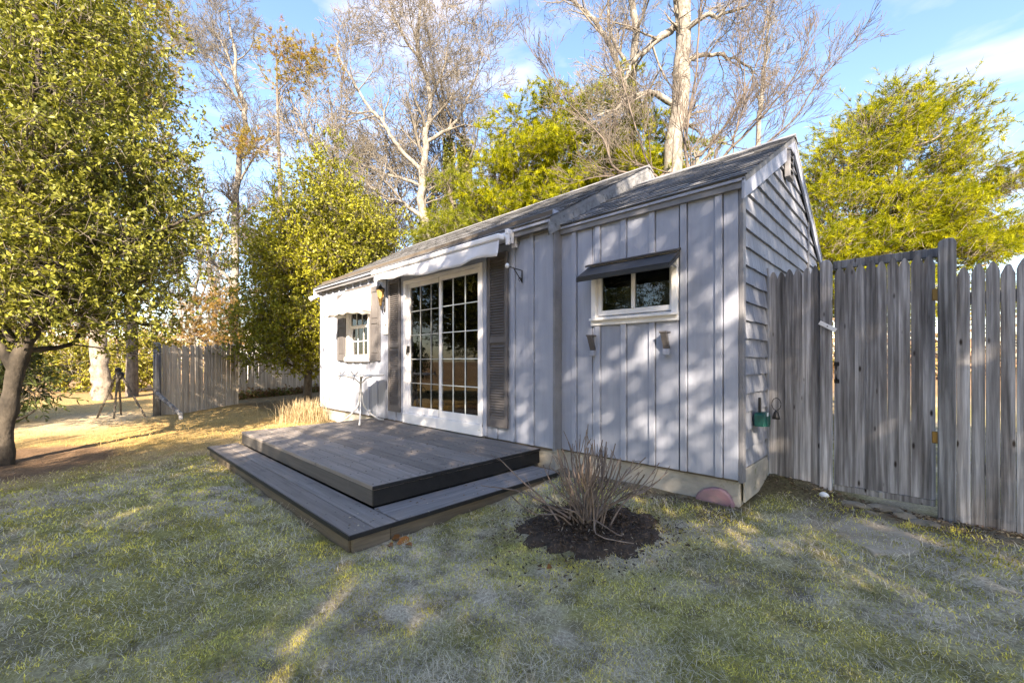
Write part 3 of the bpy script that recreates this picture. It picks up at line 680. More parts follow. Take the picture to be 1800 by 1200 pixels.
# left window
win = MB().cbox(WX0-.03, WX0+.06, JY-.04, JY+.05, WZ0, WZ1).cbox(WX1-.06, WX1+.012, JY-.04, JY+.05, WZ0, WZ1).cbox(WX0+.06, WX1-.06, JY-.04, JY+.05, WZ1-.07, WZ1).cbox(WX0-.05, WX1+.02, JY-.07, JY+.05, WZ0-.03, WZ0+.05).build('window', M['white'], cabin)
for (z0, z1, yc) in ((WZ0+.052, 1.80, JY+.03), (1.77, WZ1-.072, JY+.005)):
    s = MB().cbox(WX0+.062, WX0+.11, yc-.015, yc+.015, z0, z1).cbox(WX1-.11, WX1-.062, yc-.015, yc+.015, z0, z1).cbox(WX0+.11, WX1-.11, yc-.015, yc+.015, z0, z0+.045).cbox(WX0+.11, WX1-.11, yc-.015, yc+.015, z1-.035, z1).build('sash', M['white'], win)
    MB().box(WX0+.105, WX1-.105, yc+.001, yc+.005, z0+.04, z1-.03).build('pane', M['glass'], s)
    for k in (1, 2): box_piece('muntin', .016, .012, z1-z0-.08, M['muntin'], s, (WX0+.11+(WX1-WX0-.22)*k/3, yc-.006, z0+.045))
    box_piece('muntin', WX1-WX0-.22, .010, .016, M['muntin'], s, ((WX0+WX1)/2, yc-.0075, (z0+z1)/2))
MB().box(WX0+.1, WX1-.1, JY+.10, JY+.104, 1.25, 2.3).build('curtain', M['curtain'], win)
# small right window
sw = MB().cbox(SX0, SX0+.055, -.045, .05, SZ0+.055, SZ1).cbox(SX1-.055, SX1, -.045, .05, SZ0+.055, SZ1).cbox(SX0+.055, SX1-.055, -.045, .05, SZ1-.06, SZ1).cbox(SX0-.01, SX1+.005, -.038, .05, SZ0-.02, SZ0+.045).prism([(SX0-.005, -.075, SZ0+.05), (SX0-.005, .03, SZ0+.075), (SX0-.005, .03, SZ0+.045), (SX0-.005, -.075, SZ0+.03)], (SX1-SX0+.01, 0, 0)).build('window', M['white_worn'], cabin)
ix0, ix1, iz0, iz1 = SX0+.057, SX1-.057, SZ0+.078, SZ1-.062
s = MB().cbox(ix0, ix0+.04, -.005, .03, iz0, iz1).cbox(ix1-.03, ix1, -.005, .03, iz0, iz1).cbox(ix0+.04, ix1-.03, -.005, .03, iz0, iz0+.05).cbox(ix0+.04, ix1-.03, -.005, .03, iz1-.03, iz1).cbox((ix0+ix1)/2-.015, (ix0+ix1)/2+.02, -.012, .03, iz0+.05, iz1-.03).build('sash', M['white_worn'], sw)
for a, b, yy in ((ix0+.038, (ix0+ix1)/2-.013, .018), ((ix0+ix1)/2+.018, ix1-.028, .008)): MB().box(a, b, yy, yy+.004, iz0+.045, iz1-.025).build('pane', M['glass'], s)
MB().box(ix0, ix1, .14, .145, SZ0, SZ1).build('dark_backing', M['black'], sw)  # added black sheet so the room behind the glass stays dark
# ------------------------------------------------------------------ deck
deck = empty('deck', (-3.8, -1.3, -.06), 'low dark-stained wooden deck with a wraparound step in front of the sliding door', 'deck')
DKX0, DKX1, DKY0, DKY1, DKZ = -5.60, -1.955, -2.132, JY-.026, .212
npl = 14; pw = (DKY1-DKY0-.004)/npl
for i in range(npl):
    j = random.uniform(-.0015, .0015)
    box_piece('plank', DKX1-DKX0-.012, pw-.0055, .034, M['deck'], deck, ((DKX0+DKX1)/2, DKY0+.004+pw*(i+.5), DKZ-.034+j), .004)
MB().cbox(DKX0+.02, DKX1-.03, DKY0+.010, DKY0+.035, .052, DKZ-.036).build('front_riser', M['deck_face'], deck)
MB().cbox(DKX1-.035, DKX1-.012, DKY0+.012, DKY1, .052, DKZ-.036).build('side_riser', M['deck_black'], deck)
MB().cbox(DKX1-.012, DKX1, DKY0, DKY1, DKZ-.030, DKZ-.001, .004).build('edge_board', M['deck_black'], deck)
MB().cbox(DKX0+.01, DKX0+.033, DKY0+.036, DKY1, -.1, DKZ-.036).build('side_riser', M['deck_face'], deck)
SY0, SXR, SZ = -2.485, -1.59, .05
w = (DKY0-SY0-.004)/2
for i in range(2): box_piece('step_plank', SXR-(-5.685), w-.006, .034, M['deck'], deck, ((SXR-5.685)/2, SY0+w*(i+.5), SZ-.034), .004)
w = (SXR-DKX1-.004)/2
for i in range(2): box_piece('step_plank', w-.006, -.30-DKY0-.006, .034, M['deck_y'], deck, (DKX1+.004+w*(i+.5), (-.30+DKY0)/2+.003, SZ-.034), .004)
MB().cbox(-5.67, SXR-.05, SY0+.015, SY0+.045, -.14, SZ-.036).build('step_riser', M['riser'], deck)
MB().cbox(SXR-.045, SXR-.015, SY0+.030, SY0+.30, -.14, SZ-.036).build('step_riser', M['riser'], deck)
MB().cbox(SXR-.047, SXR-.017, SY0+.304, -.31, -.14, SZ-.036).build('step_riser', M['riser'], deck)
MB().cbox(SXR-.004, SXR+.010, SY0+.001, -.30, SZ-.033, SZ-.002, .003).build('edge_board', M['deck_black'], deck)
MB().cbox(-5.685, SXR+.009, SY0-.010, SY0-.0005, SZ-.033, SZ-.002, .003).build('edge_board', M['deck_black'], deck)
nl = MB()
for i in range(npl):
    for j in range(10):
        for s_ in (-.035, .035):
            X = DKX0+.06+j*.39+random.uniform(-.012, .012); Y = DKY0+.004+pw*(i+.5)+s_+random.uniform(-.006, .006); nl.box(X-.0045, X+.0045, Y-.0045, Y+.0045, DKZ-.002, DKZ+.0022)
for j in range(12):
    for Y in (SY0+.05, SY0+.12, SY0+.23, SY0+.30): X = -5.62+j*.355+random.uniform(-.01, .01); nl.box(X-.0045, X+.0045, Y-.0045, Y+.0045, SZ-.002, SZ+.0012)
nl.build('nail_heads', M['black'], deck)['kind'] = 'stuff'
gd = np.random.default_rng(191); n = 170; top_ = gd.uniform(0, 1, n) < .6
P = np.where(top_[:, None], np.stack([gd.uniform(DKX0, DKX1, n), gd.uniform(DKY0, DKY1, n), np.full(n, DKZ+.003)], -1), np.stack([gd.uniform(DKX1, SXR, n), gd.uniform(SY0, -.4, n), np.full(n, SZ+.003)], -1))
DEBRIS = (P, gd)
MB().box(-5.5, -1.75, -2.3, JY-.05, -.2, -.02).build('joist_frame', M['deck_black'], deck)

# ------------------------------------------------------------------ awnings
aw = empty('retractable_awning', (-3.8, JY, 2.45), 'rolled-up white retractable awning with hanging valance over the sliding door', 'awning')
AX0, AX1 = -5.31, -2.34
MB().prism([(AX0, JY-.04, 2.56), (AX0, -.30, 2.545), (AX0, -.315, 2.575), (AX0, -.30, 2.62), (AX0, -.26, 2.645), (AX0, JY-.04, 2.635)], (AX1-AX0, 0, 0)).build('cassette', M['white'], aw, bevel=.008)
MB().cbox(AX0+.03, AX1-.01, -.415, -.318, 2.535, 2.60, .012).build('front_bar', M['white'], aw)
# end bracket with gear, right end
br = MB().cbox(AX1+.002, AX1+.05, -.33, JY-.03, 2.60, 2.655, .006).cbox(AX1+.002, AX1+.05, -.32, -.28, 2.48, 2.60, .006).cbox(AX1-.02, AX1+.05, -.20, JY-.03, 2.47, 2.51, .006).cbox(AX1+.03, AX1+.055, -.27, -.23, 2.50, 2.60, .004).cbox(AX1+.002, AX1+.04, -.19, JY-.03, 2.51, 2.60, .004)
br.build('end_bracket', M['white'], aw)
MB().tube([(AX1+.0, -.24, 2.555), (AX1+.045, -.24, 2.555)], .032, 12).tube([(AX1-.02, -.16, 2.53), (AX1+.06, -.16, 2.53)], .018, 10).build('gear', M['metal_grey'], aw, smooth=False)
MB().cbox(AX0-.05, AX0-.002, -.33, JY-.03, 2.47, 2.65, .008).build('end_bracket', M['white'], aw)
# valance: thin hanging cloth with soft folds and a wavy hem
n = 90; V = []; F = []
for i in range(n+1):
    u_ = i/n; X = AX0+.10+(AX1-.13-AX0)*u_
    hem = 2.395-.055*u_+.028*math.sin(u_*7.2+.6)+.010*math.sin(u_*23)
    if u_ > .9: hem -= .02*(u_-.9)/.1
    for k in range(5):
        q = k/4; Y = -.385-.020*q+.022*q*math.sin(u_*34+q*1.2)*(.4+.6*math.sin(u_*5)**2)
        V.append((X, Y, 2.537*(1-q)+hem*q))
for i in range(n):
    for k in range(4): F.append((i*5+k, (i+1)*5+k, (i+1)*5+k+1, i*5+k+1))
me = np_mesh('valance', V, F, M['fabric'], org=ORG[aw.name], smooth=True); o = add_mesh_object('valance', me, aw, ORG[aw.name]); sm = o.modifiers.new('cloth', 'SOLIDIFY'); sm.thickness = .003

wa = empty('window_awning', (-6.2, JY, 1.95), 'white canvas hooded awning over the small-paned left window', 'awning')
ax0, ax1, ay, az0, az1 = -6.70, -5.735, -.565, 1.955, 2.47
V = []; F = []; nu, nv = 36, 14
for i in range(nu+1):
    u_ = i/nu
    for k in range(nv+1):
        q = k/nv; X = ax0+(ax1-ax0)*u_
        sag = .030*math.sin(q*math.pi)*math.sin(u_*math.pi)+.022*math.sin(u_*9+q*4)*math.sin(q*math.pi)
        Y = (JY-.03)+(ay-JY+.03)*min(q/.84, 1)
        Z = az1-(az1-az0-.085)*min(q/.84, 1)-sag
        if q > .84: Z -= .085*(q-.84)/.16+(.014*math.sin(u_*18) if k == nv else 0); Y -= .006*math.sin(u_*30)
        V.append((X, Y, Z))
for i in range(nu):
    for k in range(nv): F.append((i*(nv+1)+k, (i+1)*(nv+1)+k, (i+1)*(nv+1)+k+1, i*(nv+1)+k+1))
o = add_mesh_object('canopy', np_mesh('canopy', V, F, M['fabric_white'], org=ORG[wa.name], smooth=True), wa, ORG[wa.name]); o.modifiers.new('cloth', 'SOLIDIFY').thickness = .003
for X in (ax0, ax1):
    V = []; F = []; m = 12
    for i in range(m+1):
        u_ = i/m; Y = (JY-.03)+(ay-JY+.03)*u_; zt = az1-(az1-az0-.085)*u_; zb = az0+.01+.012*math.sin(u_*13)
        for k in range(4): V.append((X+.012*math.sin(u_*7+k), Y, zt+(zb-zt)*k/3))
    for i in range(m):
        for k in range(3): F.append((i*4+k, (i+1)*4+k, (i+1)*4+k+1, i*4+k+1))
    o = add_mesh_object('side_flap', np_mesh('side_flap', V, F, M['fabric_white'], org=ORG[wa.name], smooth=True), wa, ORG[wa.name]); o.modifiers.new('cloth', 'SOLIDIFY').thickness = .003
MB().cbox(ax0, ax1, JY-.055, JY-.024, az1-.02, az1+.025).build('head_rail', M['shutter'], wa)
MB().tube([(ax0, JY-.04, az0+.06), (ax0+.005, ay+.02, az0+.085), (ax1-.005, ay+.02, az0+.085), (ax1, JY-.04, az0+.06)], .008, 6).build('wire_frame', M['metal_grey'], wa)

sa = empty('hopper_awning', (-.93, 0, 1.95), 'small dark metal awning hinged over the right-hand hopper window', 'awning')
def sheet(y0, z0, y1, z1, x0, x1, t, name):
    d = np.array([0, y1-y0, z1-z0]); d /= np.linalg.norm(d); nn = np.array([0, d[2], -d[1]])*t
    MB().prism([(x0, y0, z0), (x0, y1, z1), tuple(np.array([x0, y1, z1])+nn), tuple(np.array([x0, y0, z0])+nn)], (x1-x0, 0, 0)).build(name, M['dark_awning'], sa, bevel=.002)
sheet(-.022, 2.142, -.085, 2.118, -1.42, -.462, .018, 'hinge_cap')
sheet(-.05, 2.110, -.25, 1.985, -1.405, -.470, .012, 'panel')
MB().cbox(-1.408, -.468, -.262, -.248, 1.945, 1.985, .003).build('front_lip', M['black'], sa)
for X in (-1.404, -.478): MB().prism([(X, -.022, 2.125), (X, -.248, 1.975), (X, -.248, 1.95), (X, -.03, 2.085)], (.008, 0, 0)).build('side_edge', M['dark_awning'], sa)
MB().tube([(-.50, -.03, 1.99), (-.49, -.20, 2.0)], .008, 6).build('stay_arm', M['metal_grey'], sa)

# shelf brackets under the small window
for i, (X, lab) in enumerate(((-1.355, 'empty wooden shelf bracket under the left end of the small window'), (-.585, 'empty wooden shelf bracket under the right end of the small window'))):
    b = empty('shelf_bracket', (X, -.03, 1.23), lab, 'bracket', 'brackets under the small window')
    MB().cbox(X-.040, X+.030, -.115, -.021, 1.415, 1.432).build('top_plate', M['shutter'], b)
    MB().prism([(X-.028, -.110, 1.414), (X-.028, -.075, 1.414), (X-.028, -.022, 1.285), (X-.028, -.05, 1.275)], (.05, 0, 0)).build('brace', M['shutter'], b)
    MB().cbox(X-.028, X+.022, -.048, -.021, 1.22, 1.414).build('back_plate', M['siding'], b)
    MB().cbox(X-.030, X+.024, -.062, -.0485, 1.22, 1.275).build('foot_block', M['siding'], b)

# wall lantern
lx, ly = -5.29, -.235
ln = empty('wall_lantern', (lx, JY, 1.98), 'brass coach lantern with amber glass on the wall left of the sliding door', 'lamp')
MB().lathe(lx, ly, [(.036, 2.205), (.058, 2.325), (.060, 2.33)], 6).build('glass_body', M['amber'], ln)
MB().lathe(lx, ly, [(.066, 2.331), (.070, 2.34), (.038, 2.372), (.02, 2.38), (.02, 2.39), (.009, 2.40), (.010, 2.415), (.002, 2.422)], 6).build('cap', M['iron'], ln)
c_ = MB()
for k in range(6):
    a = 2*math.pi*k/6; c_.tube([(lx+.037*math.cos(a), ly+.037*math.sin(a), 2.20), (lx+.061*math.cos(a), ly+.061*math.sin(a), 2.332)], .004, 4)
c_.build('cage', M['brass'], ln)
MB().lathe(lx, ly, [(.012, 2.06), (.024, 2.085), (.02, 2.11), (.032, 2.135), (.036, 2.17), (.042, 2.185), (.042, 2.205)], 10).build('base_cup', M['brass'], ln, smooth=True)
MB().tube([(lx, ly, 2.08), (lx, ly+.02, 2.0), (lx, JY-.05, 2.0), (lx, JY-.03, 2.08)], .009, 6).tube([(lx, ly+.02, 2.15), (lx, JY-.03, 2.16)], .009, 6).build('arm', M['iron'], ln)
MB().cbox(lx-.03, lx+.03, JY-.035, JY-.019, 1.97, 2.21, .006).build('back_plate', M['iron'], ln)
# plaque under it
pq = empty('wall_plaque', (-5.255, JY, 1.62), 'small white plaque with dark motif on the wall under the lantern', 'plaque')
MB().cbox(-5.325, -5.19, JY-.032, JY-.019, 1.60, 1.86, .004).build('plate', M['white'], pq)
MB().prism([(-5.30, JY-.0335, 1.80), (-5.27, JY-.0335, 1.765), (-5.235, JY-.0335, 1.79), (-5.25, JY-.0335, 1.75), (-5.275, JY-.0335, 1.715), (-5.29, JY-.0335, 1.755)], (0, .001, 0)).build('motif', M['iron'], pq)
MB().cbox(-5.325, -5.19, JY-.036, JY-.033, 1.605, 1.612, .001).build('lower_line', M['trim'], pq)

# hanging-basket bracket
hx = -2.235
hb = empty('plant_bracket', (hx, JY, 2.06), 'thin wrought-iron hanging basket bracket right of the louvered shutter', 'bracket')
MB().tube([(hx, JY-.022, 2.06), (hx, JY-.022, 2.205)], .007, 6).build('back_bar', M['iron'], hb)
MB().tube([(hx, JY-.022, 2.20), (hx, JY-.12, 2.205), (hx, JY-.22, 2.212), (hx, JY-.255, 2.225)], .006, 6).build('arm', M['iron'], hb)
MB().tube([(hx, JY-.022, 2.07), (hx, JY-.16, 2.208)], .006, 6).build('brace', M['iron'], hb)
a_ = np.linspace(0, 4.6, 16); MB().tube([(hx, JY-.045+.022*math.cos(t)-.01, 2.095+.022*math.sin(t)) for t in a_], .004, 5).build('scroll', M['iron'], hb)
MB().lathe(hx, JY-.262, [(.004, 2.19), (.022, 2.20), (.024, 2.222), (.016, 2.24), (.003, 2.246)], 10).build('end_knob', M['metal_white'], hb, smooth=True)
# flood light under the left eave corner
fx, fy = XL-.10, -.20
fl = empty('flood_light', (fx, fy, 2.44), 'small white twin flood light under the left eave corner', 'lamp')
MB().cbox(fx, fx+.08, fy+.02, fy+.08, 2.50, 2.57, .008).build('junction_box', M['white'], fl)
MB().tube([(fx+.03, fy+.03, 2.53), (fx-.05, fy-.02, 2.50), (fx-.14, fy-.05, 2.475)], [.022, .028, .055], 10).build('lamp_head', M['white'], fl, smooth=True)
MB().tube([(fx+.05, fy+.03, 2.52), (fx+.02, fy-.04, 2.48), (fx-.01, fy-.12, 2.44)], [.022, .028, .055], 10).build('lamp_head', M['white'], fl, smooth=True)

# ------------------------------------------------------------------ round table on the deck
tx, ty, tz = -5.235, -.60, DKZ
tb = empty('bistro_table', (tx, ty, tz), 'round white metal folding table with curved legs on the deck', 'table')
MB().lathe(tx, ty, [(.330, tz+.722), (.345, tz+.724), (.348, tz+.735), (.345, tz+.747), (.335, tz+.750)], 40).build('table_top', M['metal_white'], tb)
MB().tube([(tx, ty, tz+.30), (tx, ty, tz+.715)], .017, 10).build('post', M['metal_white'], tb, smooth=True)
MB().tube([(tx, ty, tz+.43), (tx, ty, tz+.475)], .028, 10).cbox(tx-.06, tx-.02, ty-.012, ty+.012, tz+.44, tz+.46).build('clamp_collar', M['metal_grey'], tb)
for fx_, fy_ in ((-5.461, -.87), (-5.06, -.70), (-5.178, -.245)):
    d = np.array([fx_-tx, fy_-ty]); d /= np.linalg.norm(d); R_ = .36
    prof = [(.022, .46), (.024, .36), (.045, .27), (.10, .18), (.19, .095), (.28, .035), (R_, .014)]
    MB().tube([(tx+d[0]*r_, ty+d[1]*r_, tz+h_) for r_, h_ in prof], [.011, .011, .012, .012, .013, .014, .015], 8).build('leg', M['metal_white'], tb, smooth=True)
for k in range(3):
    a = .4+k*2.1; MB().tube([(tx, ty, tz+.60), (tx+.10*math.cos(a), ty+.10*math.sin(a), tz+.69), (tx+.22*math.cos(a), ty+.22*math.sin(a), tz+.718)], .009, 6).build('support_arm', M['metal_white'], tb)
for i, (ang_, lab) in enumerate(((-2.60, 'grey tablecloth clip on the table rim nearest the lawn'), (-.72, 'grey tablecloth clip on the table rim nearest the door'))):
    px_, py_ = tx+.335*math.cos(ang_), ty+.335*math.sin(ang_); ex = np.array([math.cos(ang_), math.sin(ang_)])
    cl = empty('table_clip', (px_, py_, tz+.75), lab, 'clip', 'clips on the white table')
    side = np.array([RGT[0], RGT[1]])
    for s_, nm in ((-1, 'upper_handle'), (1, 'upper_handle')):
        MB().tube([(px_+s_*.012*side[0], py_+s_*.012*side[1], tz+.752), (px_+s_*.055*side[0], py_+s_*.055*side[1], tz+.80)], .0075, 5).build(nm, M['metal_grey'], cl)
    MB().tube([(px_+.01*ex[0], py_+.01*ex[1], tz+.755), (px_+.025*ex[0], py_+.025*ex[1], tz+.72), (px_-.02*side[0]+.02*ex[0], py_-.02*side[1]+.02*ex[1], tz+.665)], .008, 5).build('hook', M['metal_grey'], cl)

# ------------------------------------------------------------------ picket fence and gate on the right
FY = .789
_pk = {}
def picket_mesh(w, h, style):
    k = (round(w, 3), round(h, 3), style)
    if k not in _pk:
        a = w/2
        if style == 0: prof = [(-a, 0), (a, 0), (a, h-.068), (a*.66, h-.034), (a*.22, h-.004), (-a*.10, h), (-a*.34, h-.012), (-a*.78, h-.045), (-a, h-.07)]
        elif style == 1: prof = [(-a, 0), (a, 0), (a, h-.072), (a*.42, h-.008), (a*.1, h), (-a*.36, h-.010), (-a, h-.066)]
        else: prof = [(-a, 0), (a*.96, 0), (a, h-.06), (a*.55, h-.018), (a*.2, h), (-a*.28, h-.002), (-a*.66, h-.028), (-a, h-.065)]
        _pk[k] = MB().prism([(x, -.009, z) for x, z in prof], (0, .018, 0)).mesh('picket', (0, 0, 0), M['fence'])
    return _pk[k]
pr = random.Random(5)
def put_picket(parent, x, w, z0, ztop, y=FY):
    h = round((ztop-z0)/.02)*.02
    o = piece('picket', picket_mesh(w, h, pr.choice((0, 1, 2))), parent, (x, y+pr.uniform(-.003, .003), z0+pr.uniform(-.006, .006)))
    o.rotation_euler = (0, pr.uniform(-.0018, .0018), pr.uniform(-.02, .02)); return o

f1 = empty('picket_fence', (.2, FY, .1), 'short weathered picket fence panel between the shingled gable and the gate', 'fence', 'weathered picket fencing by the gate')
xs = np.linspace(.062, .385, 6)
for i, x in enumerate(xs): put_picket(f1, x, .0640, .13-.02*i*.3, 1.985+.008*(i % 3))
for z in (.35, 1.72): MB().cbox(.03, .43, FY+.011, FY+.05, z, z+.085).build('rail', M['fence'], f1)
MB().cbox(.20, .43, FY-.002, FY+.035, .03, .10).build('bottom_board', M['fence'], f1)
# gate post (flat board) with turn latch
gp = empty('gate_post', (.455, FY, 0), 'weathered flat gate post carrying the white turn latch', 'post')
MB().prism([(x, FY-.030, z) for x, z in ((.414, -.25), (.500, -.25), (.500, 1.99), (.488, 2.02), (.462, 2.035), (.436, 2.03), (.418, 2.01))], (0, .06, 0)).build('post_board', M['fence'], gp, bevel=.006)
lt = MB(); ca, sa_ = math.cos(-.58), math.sin(-.58); lc = np.array([.474, FY-.034, 1.462])
poly = [(lc[0]+a*ca-b*sa_, lc[1], lc[2]+a*sa_+b*ca) for a, b in ((-.068, -.017), (.068, -.017), (.068, .017), (-.068, .017))]
tl = empty('turn_latch', tuple(lc), 'tilted white wooden turn latch at the top of the gate edge', 'latch')
MB().prism(poly, (0, -.016, 0)).build('latch_bar', M['white'], tl, bevel=.002)
MB().tube([(lc[0], lc[1]-.015, lc[2]), (lc[0], lc[1]-.020, lc[2])], .005, 8).build('screw', M['iron'], tl)
gate = empty('gate', (.82, FY, .1), 'weathered picket gate with an iron pull handle', 'gate')
gxs = np.linspace(.548, 1.092, 9)
for i, x in enumerate(gxs): put_picket(gate, x, .0672, .125, 1.975+.010*(i % 2))
for z in (.30, 1.62): MB().cbox(.52, 1.12, FY+.011, FY+.05, z, z+.09).build('rail', M['fence'], gate)
MB().cbox(.515, 1.125, FY-.001, FY+.04, .07, .118).build('bottom_rail', M['fence'], gate)
hx_, hz_ = .532, 1.07
MB().tube([(hx_, FY-.012, hz_+.07), (hx_, FY-.045, hz_+.045), (hx_, FY-.05, hz_), (hx_, FY-.045, hz_-.045), (hx_, FY-.012, hz_-.07)], [.006, .007, .010, .007, .006], 8).cbox(hx_-.018, hx_+.018, FY-.014, FY-.0095, hz_+.055, hz_+.09).cbox(hx_-.018, hx_+.018, FY-.014, FY-.0095, hz_-.09, hz_-.055).build('pull_handle', M['iron'], gate)
for z in (.55, 1.62): MB().cbox(1.105, 1.14, FY-.015, FY-.006, z, z+.09).build('hinge', M['brass'], gate)
MB().cbox(.80, .825, FY-.012, FY+.0, .068, .115).build('repair_block', M['concrete'], gate)
hd_ = empty('overhead_rail', (.82, FY+.06, 1.9), 'bluish weathered rail spanning behind the gate tops', 'rail')
MB().cbox(.50, 1.15, FY+.052, FY+.092, 1.958, 2.026, .005).build('rail_beam', M['fence_post'], hd_)
p2_ = empty('fence_post', (1.184, FY, 0), 'thick dark weathered post with a rounded top beside the gate', 'post')
MB().prism([(x, FY-.06, z) for x, z in ((1.136, -.3), (1.232, -.3), (1.232, 2.03), (1.224, 2.055), (1.205, 2.068), (1.17, 2.066), (1.142, 2.052), (1.136, 2.035))], (0, .105, 0)).build('post_body', M['fence_post'], p2_, bevel=.008)
f2 = empty('picket_fence', (1.9, FY, 0), 'weathered picket fence running out of frame right of the thick post', 'fence', 'weathered picket fencing by the gate')
x = 1.270; i = 0
while x < 3.2: put_picket(f2, x, .0665, -.015, 1.845+.012*((i*7) % 3)); x += .0705; i += 1
for z in (.35, 1.58): MB().cbox(1.235, 3.25, FY+.011, FY+.05, z, z+.085).build('rail', M['fence'], f2)

# green scoop and black bell-shaped brush in the corner
sc_ = empty('garden_scoop', (.07, .40, .62), 'dark green plastic dustpan with paper sticker hanging on the shingled corner', 'dustpan')
MB().prism([(.036, .26, .62), (.036, .46, .60), (.036, .46, .70), (.036, .40, .735), (.036, .30, .735), (.036, .26, .72)], (.075, 0, 0)).build('pan', M['green'], sc_, bevel=.006)
MB().cbox(.06, .08, .285, .305, .735, .86, .004).build('handle', M['black'], sc_)
MB().cbox(.112, .1135, .345, .395, .70, .73, .0005).build('sticker', M['label'], sc_)
for yy in (.33, .43): MB().cbox(.111, .117, yy, yy+.012, .62, .70, .002).build('rib', M['green'], sc_)
bl_ = empty('hand_bell', (.09, .70, .64), 'small black bell-shaped brush on a wire loop beside the green dustpan', 'brush')
bxx, byy = .105, .69
MB().lathe(bxx, byy, [(.034, .645), (.030, .665), (.018, .705), (.006, .725)], 10).build('bell', M['black'], bl_, smooth=True)
MB().tube([(bxx+.036*math.sin(t), byy+.01, .778-.055*math.cos(t)) for t in np.linspace(0.2, 2*math.pi-.2, 16)], .003, 5).build('wire_loop', M['iron'], bl_)
# pink stone against the foundation
prof = [(-.345, -.12), (-.345, .00), (-.33, .045), (-.28, .085), (-.21, .112), (-.15, .118), (-.10, .10), (-.065, .06), (-.045, .01), (-.035, -.12)]
tag(MB().prism([(x, -.022, z) for x, z in prof], (0, .055, 0)).build('pink_stone', M['pink_stone'], None, bevel=.014), 'flat pinkish stone leaning on the foundation at the cabin corner', 'stone')

# slab and stones below the gate
sl_ = [onground(x, y, .0) for x, y in ((1460, 920), (1500, 905), (1545, 905), (1600, 935), (1628, 962), (1590, 975), (1545, 972), (1500, 950))]
slabp = []; sr = random.Random(9)
for i in range(8):
    for q in (0, .5):
        p = sl_[i]*(1-q)+sl_[(i+1) % 8]*q; slabp.append(p+np.array([sr.uniform(-.025, .025), sr.uniform(-.025, .025), 0]))
zz = [float(ground_z(p[0], p[1])) for p in slabp]
tag(MB().prism([(p[0], p[1], np.mean(zz)-.05) for p in slabp], (0, 0, .056)).build('stone_slab', M['slab'], None, bevel=.010), 'pale sandy stepping slab in the grass in front of the gate', 'slab')
def rock(cx, cy, cz, sx, sy, sz, seed, mat, label, group=None):
    r_ = np.random.default_rng(seed); import bmesh
    bm = bmesh.new(); bmesh.ops.create_icosphere(bm, subdivisions=2, radius=1)
    for v in bm.verts:
        k = 1+.22*(r_.uniform()-.5)*2; v.co = Vector((v.co.x*sx*k, v.co.y*sy*k, v.co.z*sz*(1+.15*(r_.uniform()-.5))))
    me = bpy.data.meshes.new('stone'); bm.to_mesh(me); bm.free(); me.materials.append(mat)
    return tag(add_mesh_object('stone', me, None, (cx, cy, cz)), label, 'stone', group)
for i, (px_, py_, sx, sz, lab) in enumerate(((1448, 877, .035, .03, 'small whitish stone at the foot of the gate post'), (1500, 888, .10, .03, 'flat grey stone under the latch side of the gate'), (1556, 894, .11, .035, 'long flat stone under the middle of the gate'),
                                             (1530, 900, .05, .025, 'small dark stone before the middle of the gate'), (1592, 905, .08, .04, 'rounded pale stone under the hinge side of the gate'), (1625, 915, .09, .03, 'mossy flat stone beside the thick post'))):
    p = onground(px_, py_, .02); rock(p[0], p[1], float(ground_z(p[0], p[1]))+.008, sx, sx*.6, sz, 30+i, M['stone'] if i else M['white_worn'], lab, 'stones under the gate')
# ------------------------------------------------------------------ foliage builders
def leaf_arrays(P, D, Nn, Ln, Wd, col, fold=.25):
    """broad leaves: 6 vertices, two quads folded along the midrib"""
    D = unit(D); S = unit(np.cross(D, Nn)); U = unit(np.cross(S, D)); n = len(P)
    Ln = np.broadcast_to(Ln, n)[:, None]; Wd = np.broadcast_to(Wd, n)[:, None]
    v = [P, P+D*Ln*.32+S*Wd*.46+U*Wd*fold, P+D*Ln*.70+S*Wd*.42+U*Wd*fold, P+D*Ln-U*Ln*.08, P+D*Ln*.70-S*Wd*.42+U*Wd*fold, P+D*Ln*.32-S*Wd*.46+U*Wd*fold]
    V = np.stack(v, 1).reshape(-1, 3); b = np.arange(n)*6
    F = np.concatenate([np.stack([b, b+1, b+2, b+3], -1), np.stack([b, b+3, b+4, b+5], -1)])
    return V, F, np.repeat(col, 6, axis=0)

def leaf_small(P, D, Nn, Ln, Wd, col, fold=.22):
    """small leaf: two triangles folded along the midrib"""
    D = unit(D); S = unit(np.cross(D, Nn)); U = np.cross(S, D); n = len(P); Ln = np.broadcast_to(Ln, n)[:, None]; Wd = np.broadcast_to(Wd, n)[:, None]
    V = np.stack([P, P+D*Ln*.5+S*Wd*.55+U*Wd*fold, P+D*Ln, P+D*Ln*.5-S*Wd*.55+U*Wd*fold], 1).reshape(-1, 3); b = np.arange(n)*4
    return V, np.concatenate([np.stack([b, b+1, b+2], -1), np.stack([b, b+2, b+3], -1)]), np.repeat(col, 4, axis=0)

def clumped(blobs, n, r0, r1, flat, g, shell=.35):
    """break big blobs into many small flattened clumps"""
    c, _ = sample_blobs(blobs, n, g, shell); q = g.uniform(r0, r1, n); return [(a, (r_, r_, r_*flat)) for a, r_ in zip(c, q)]

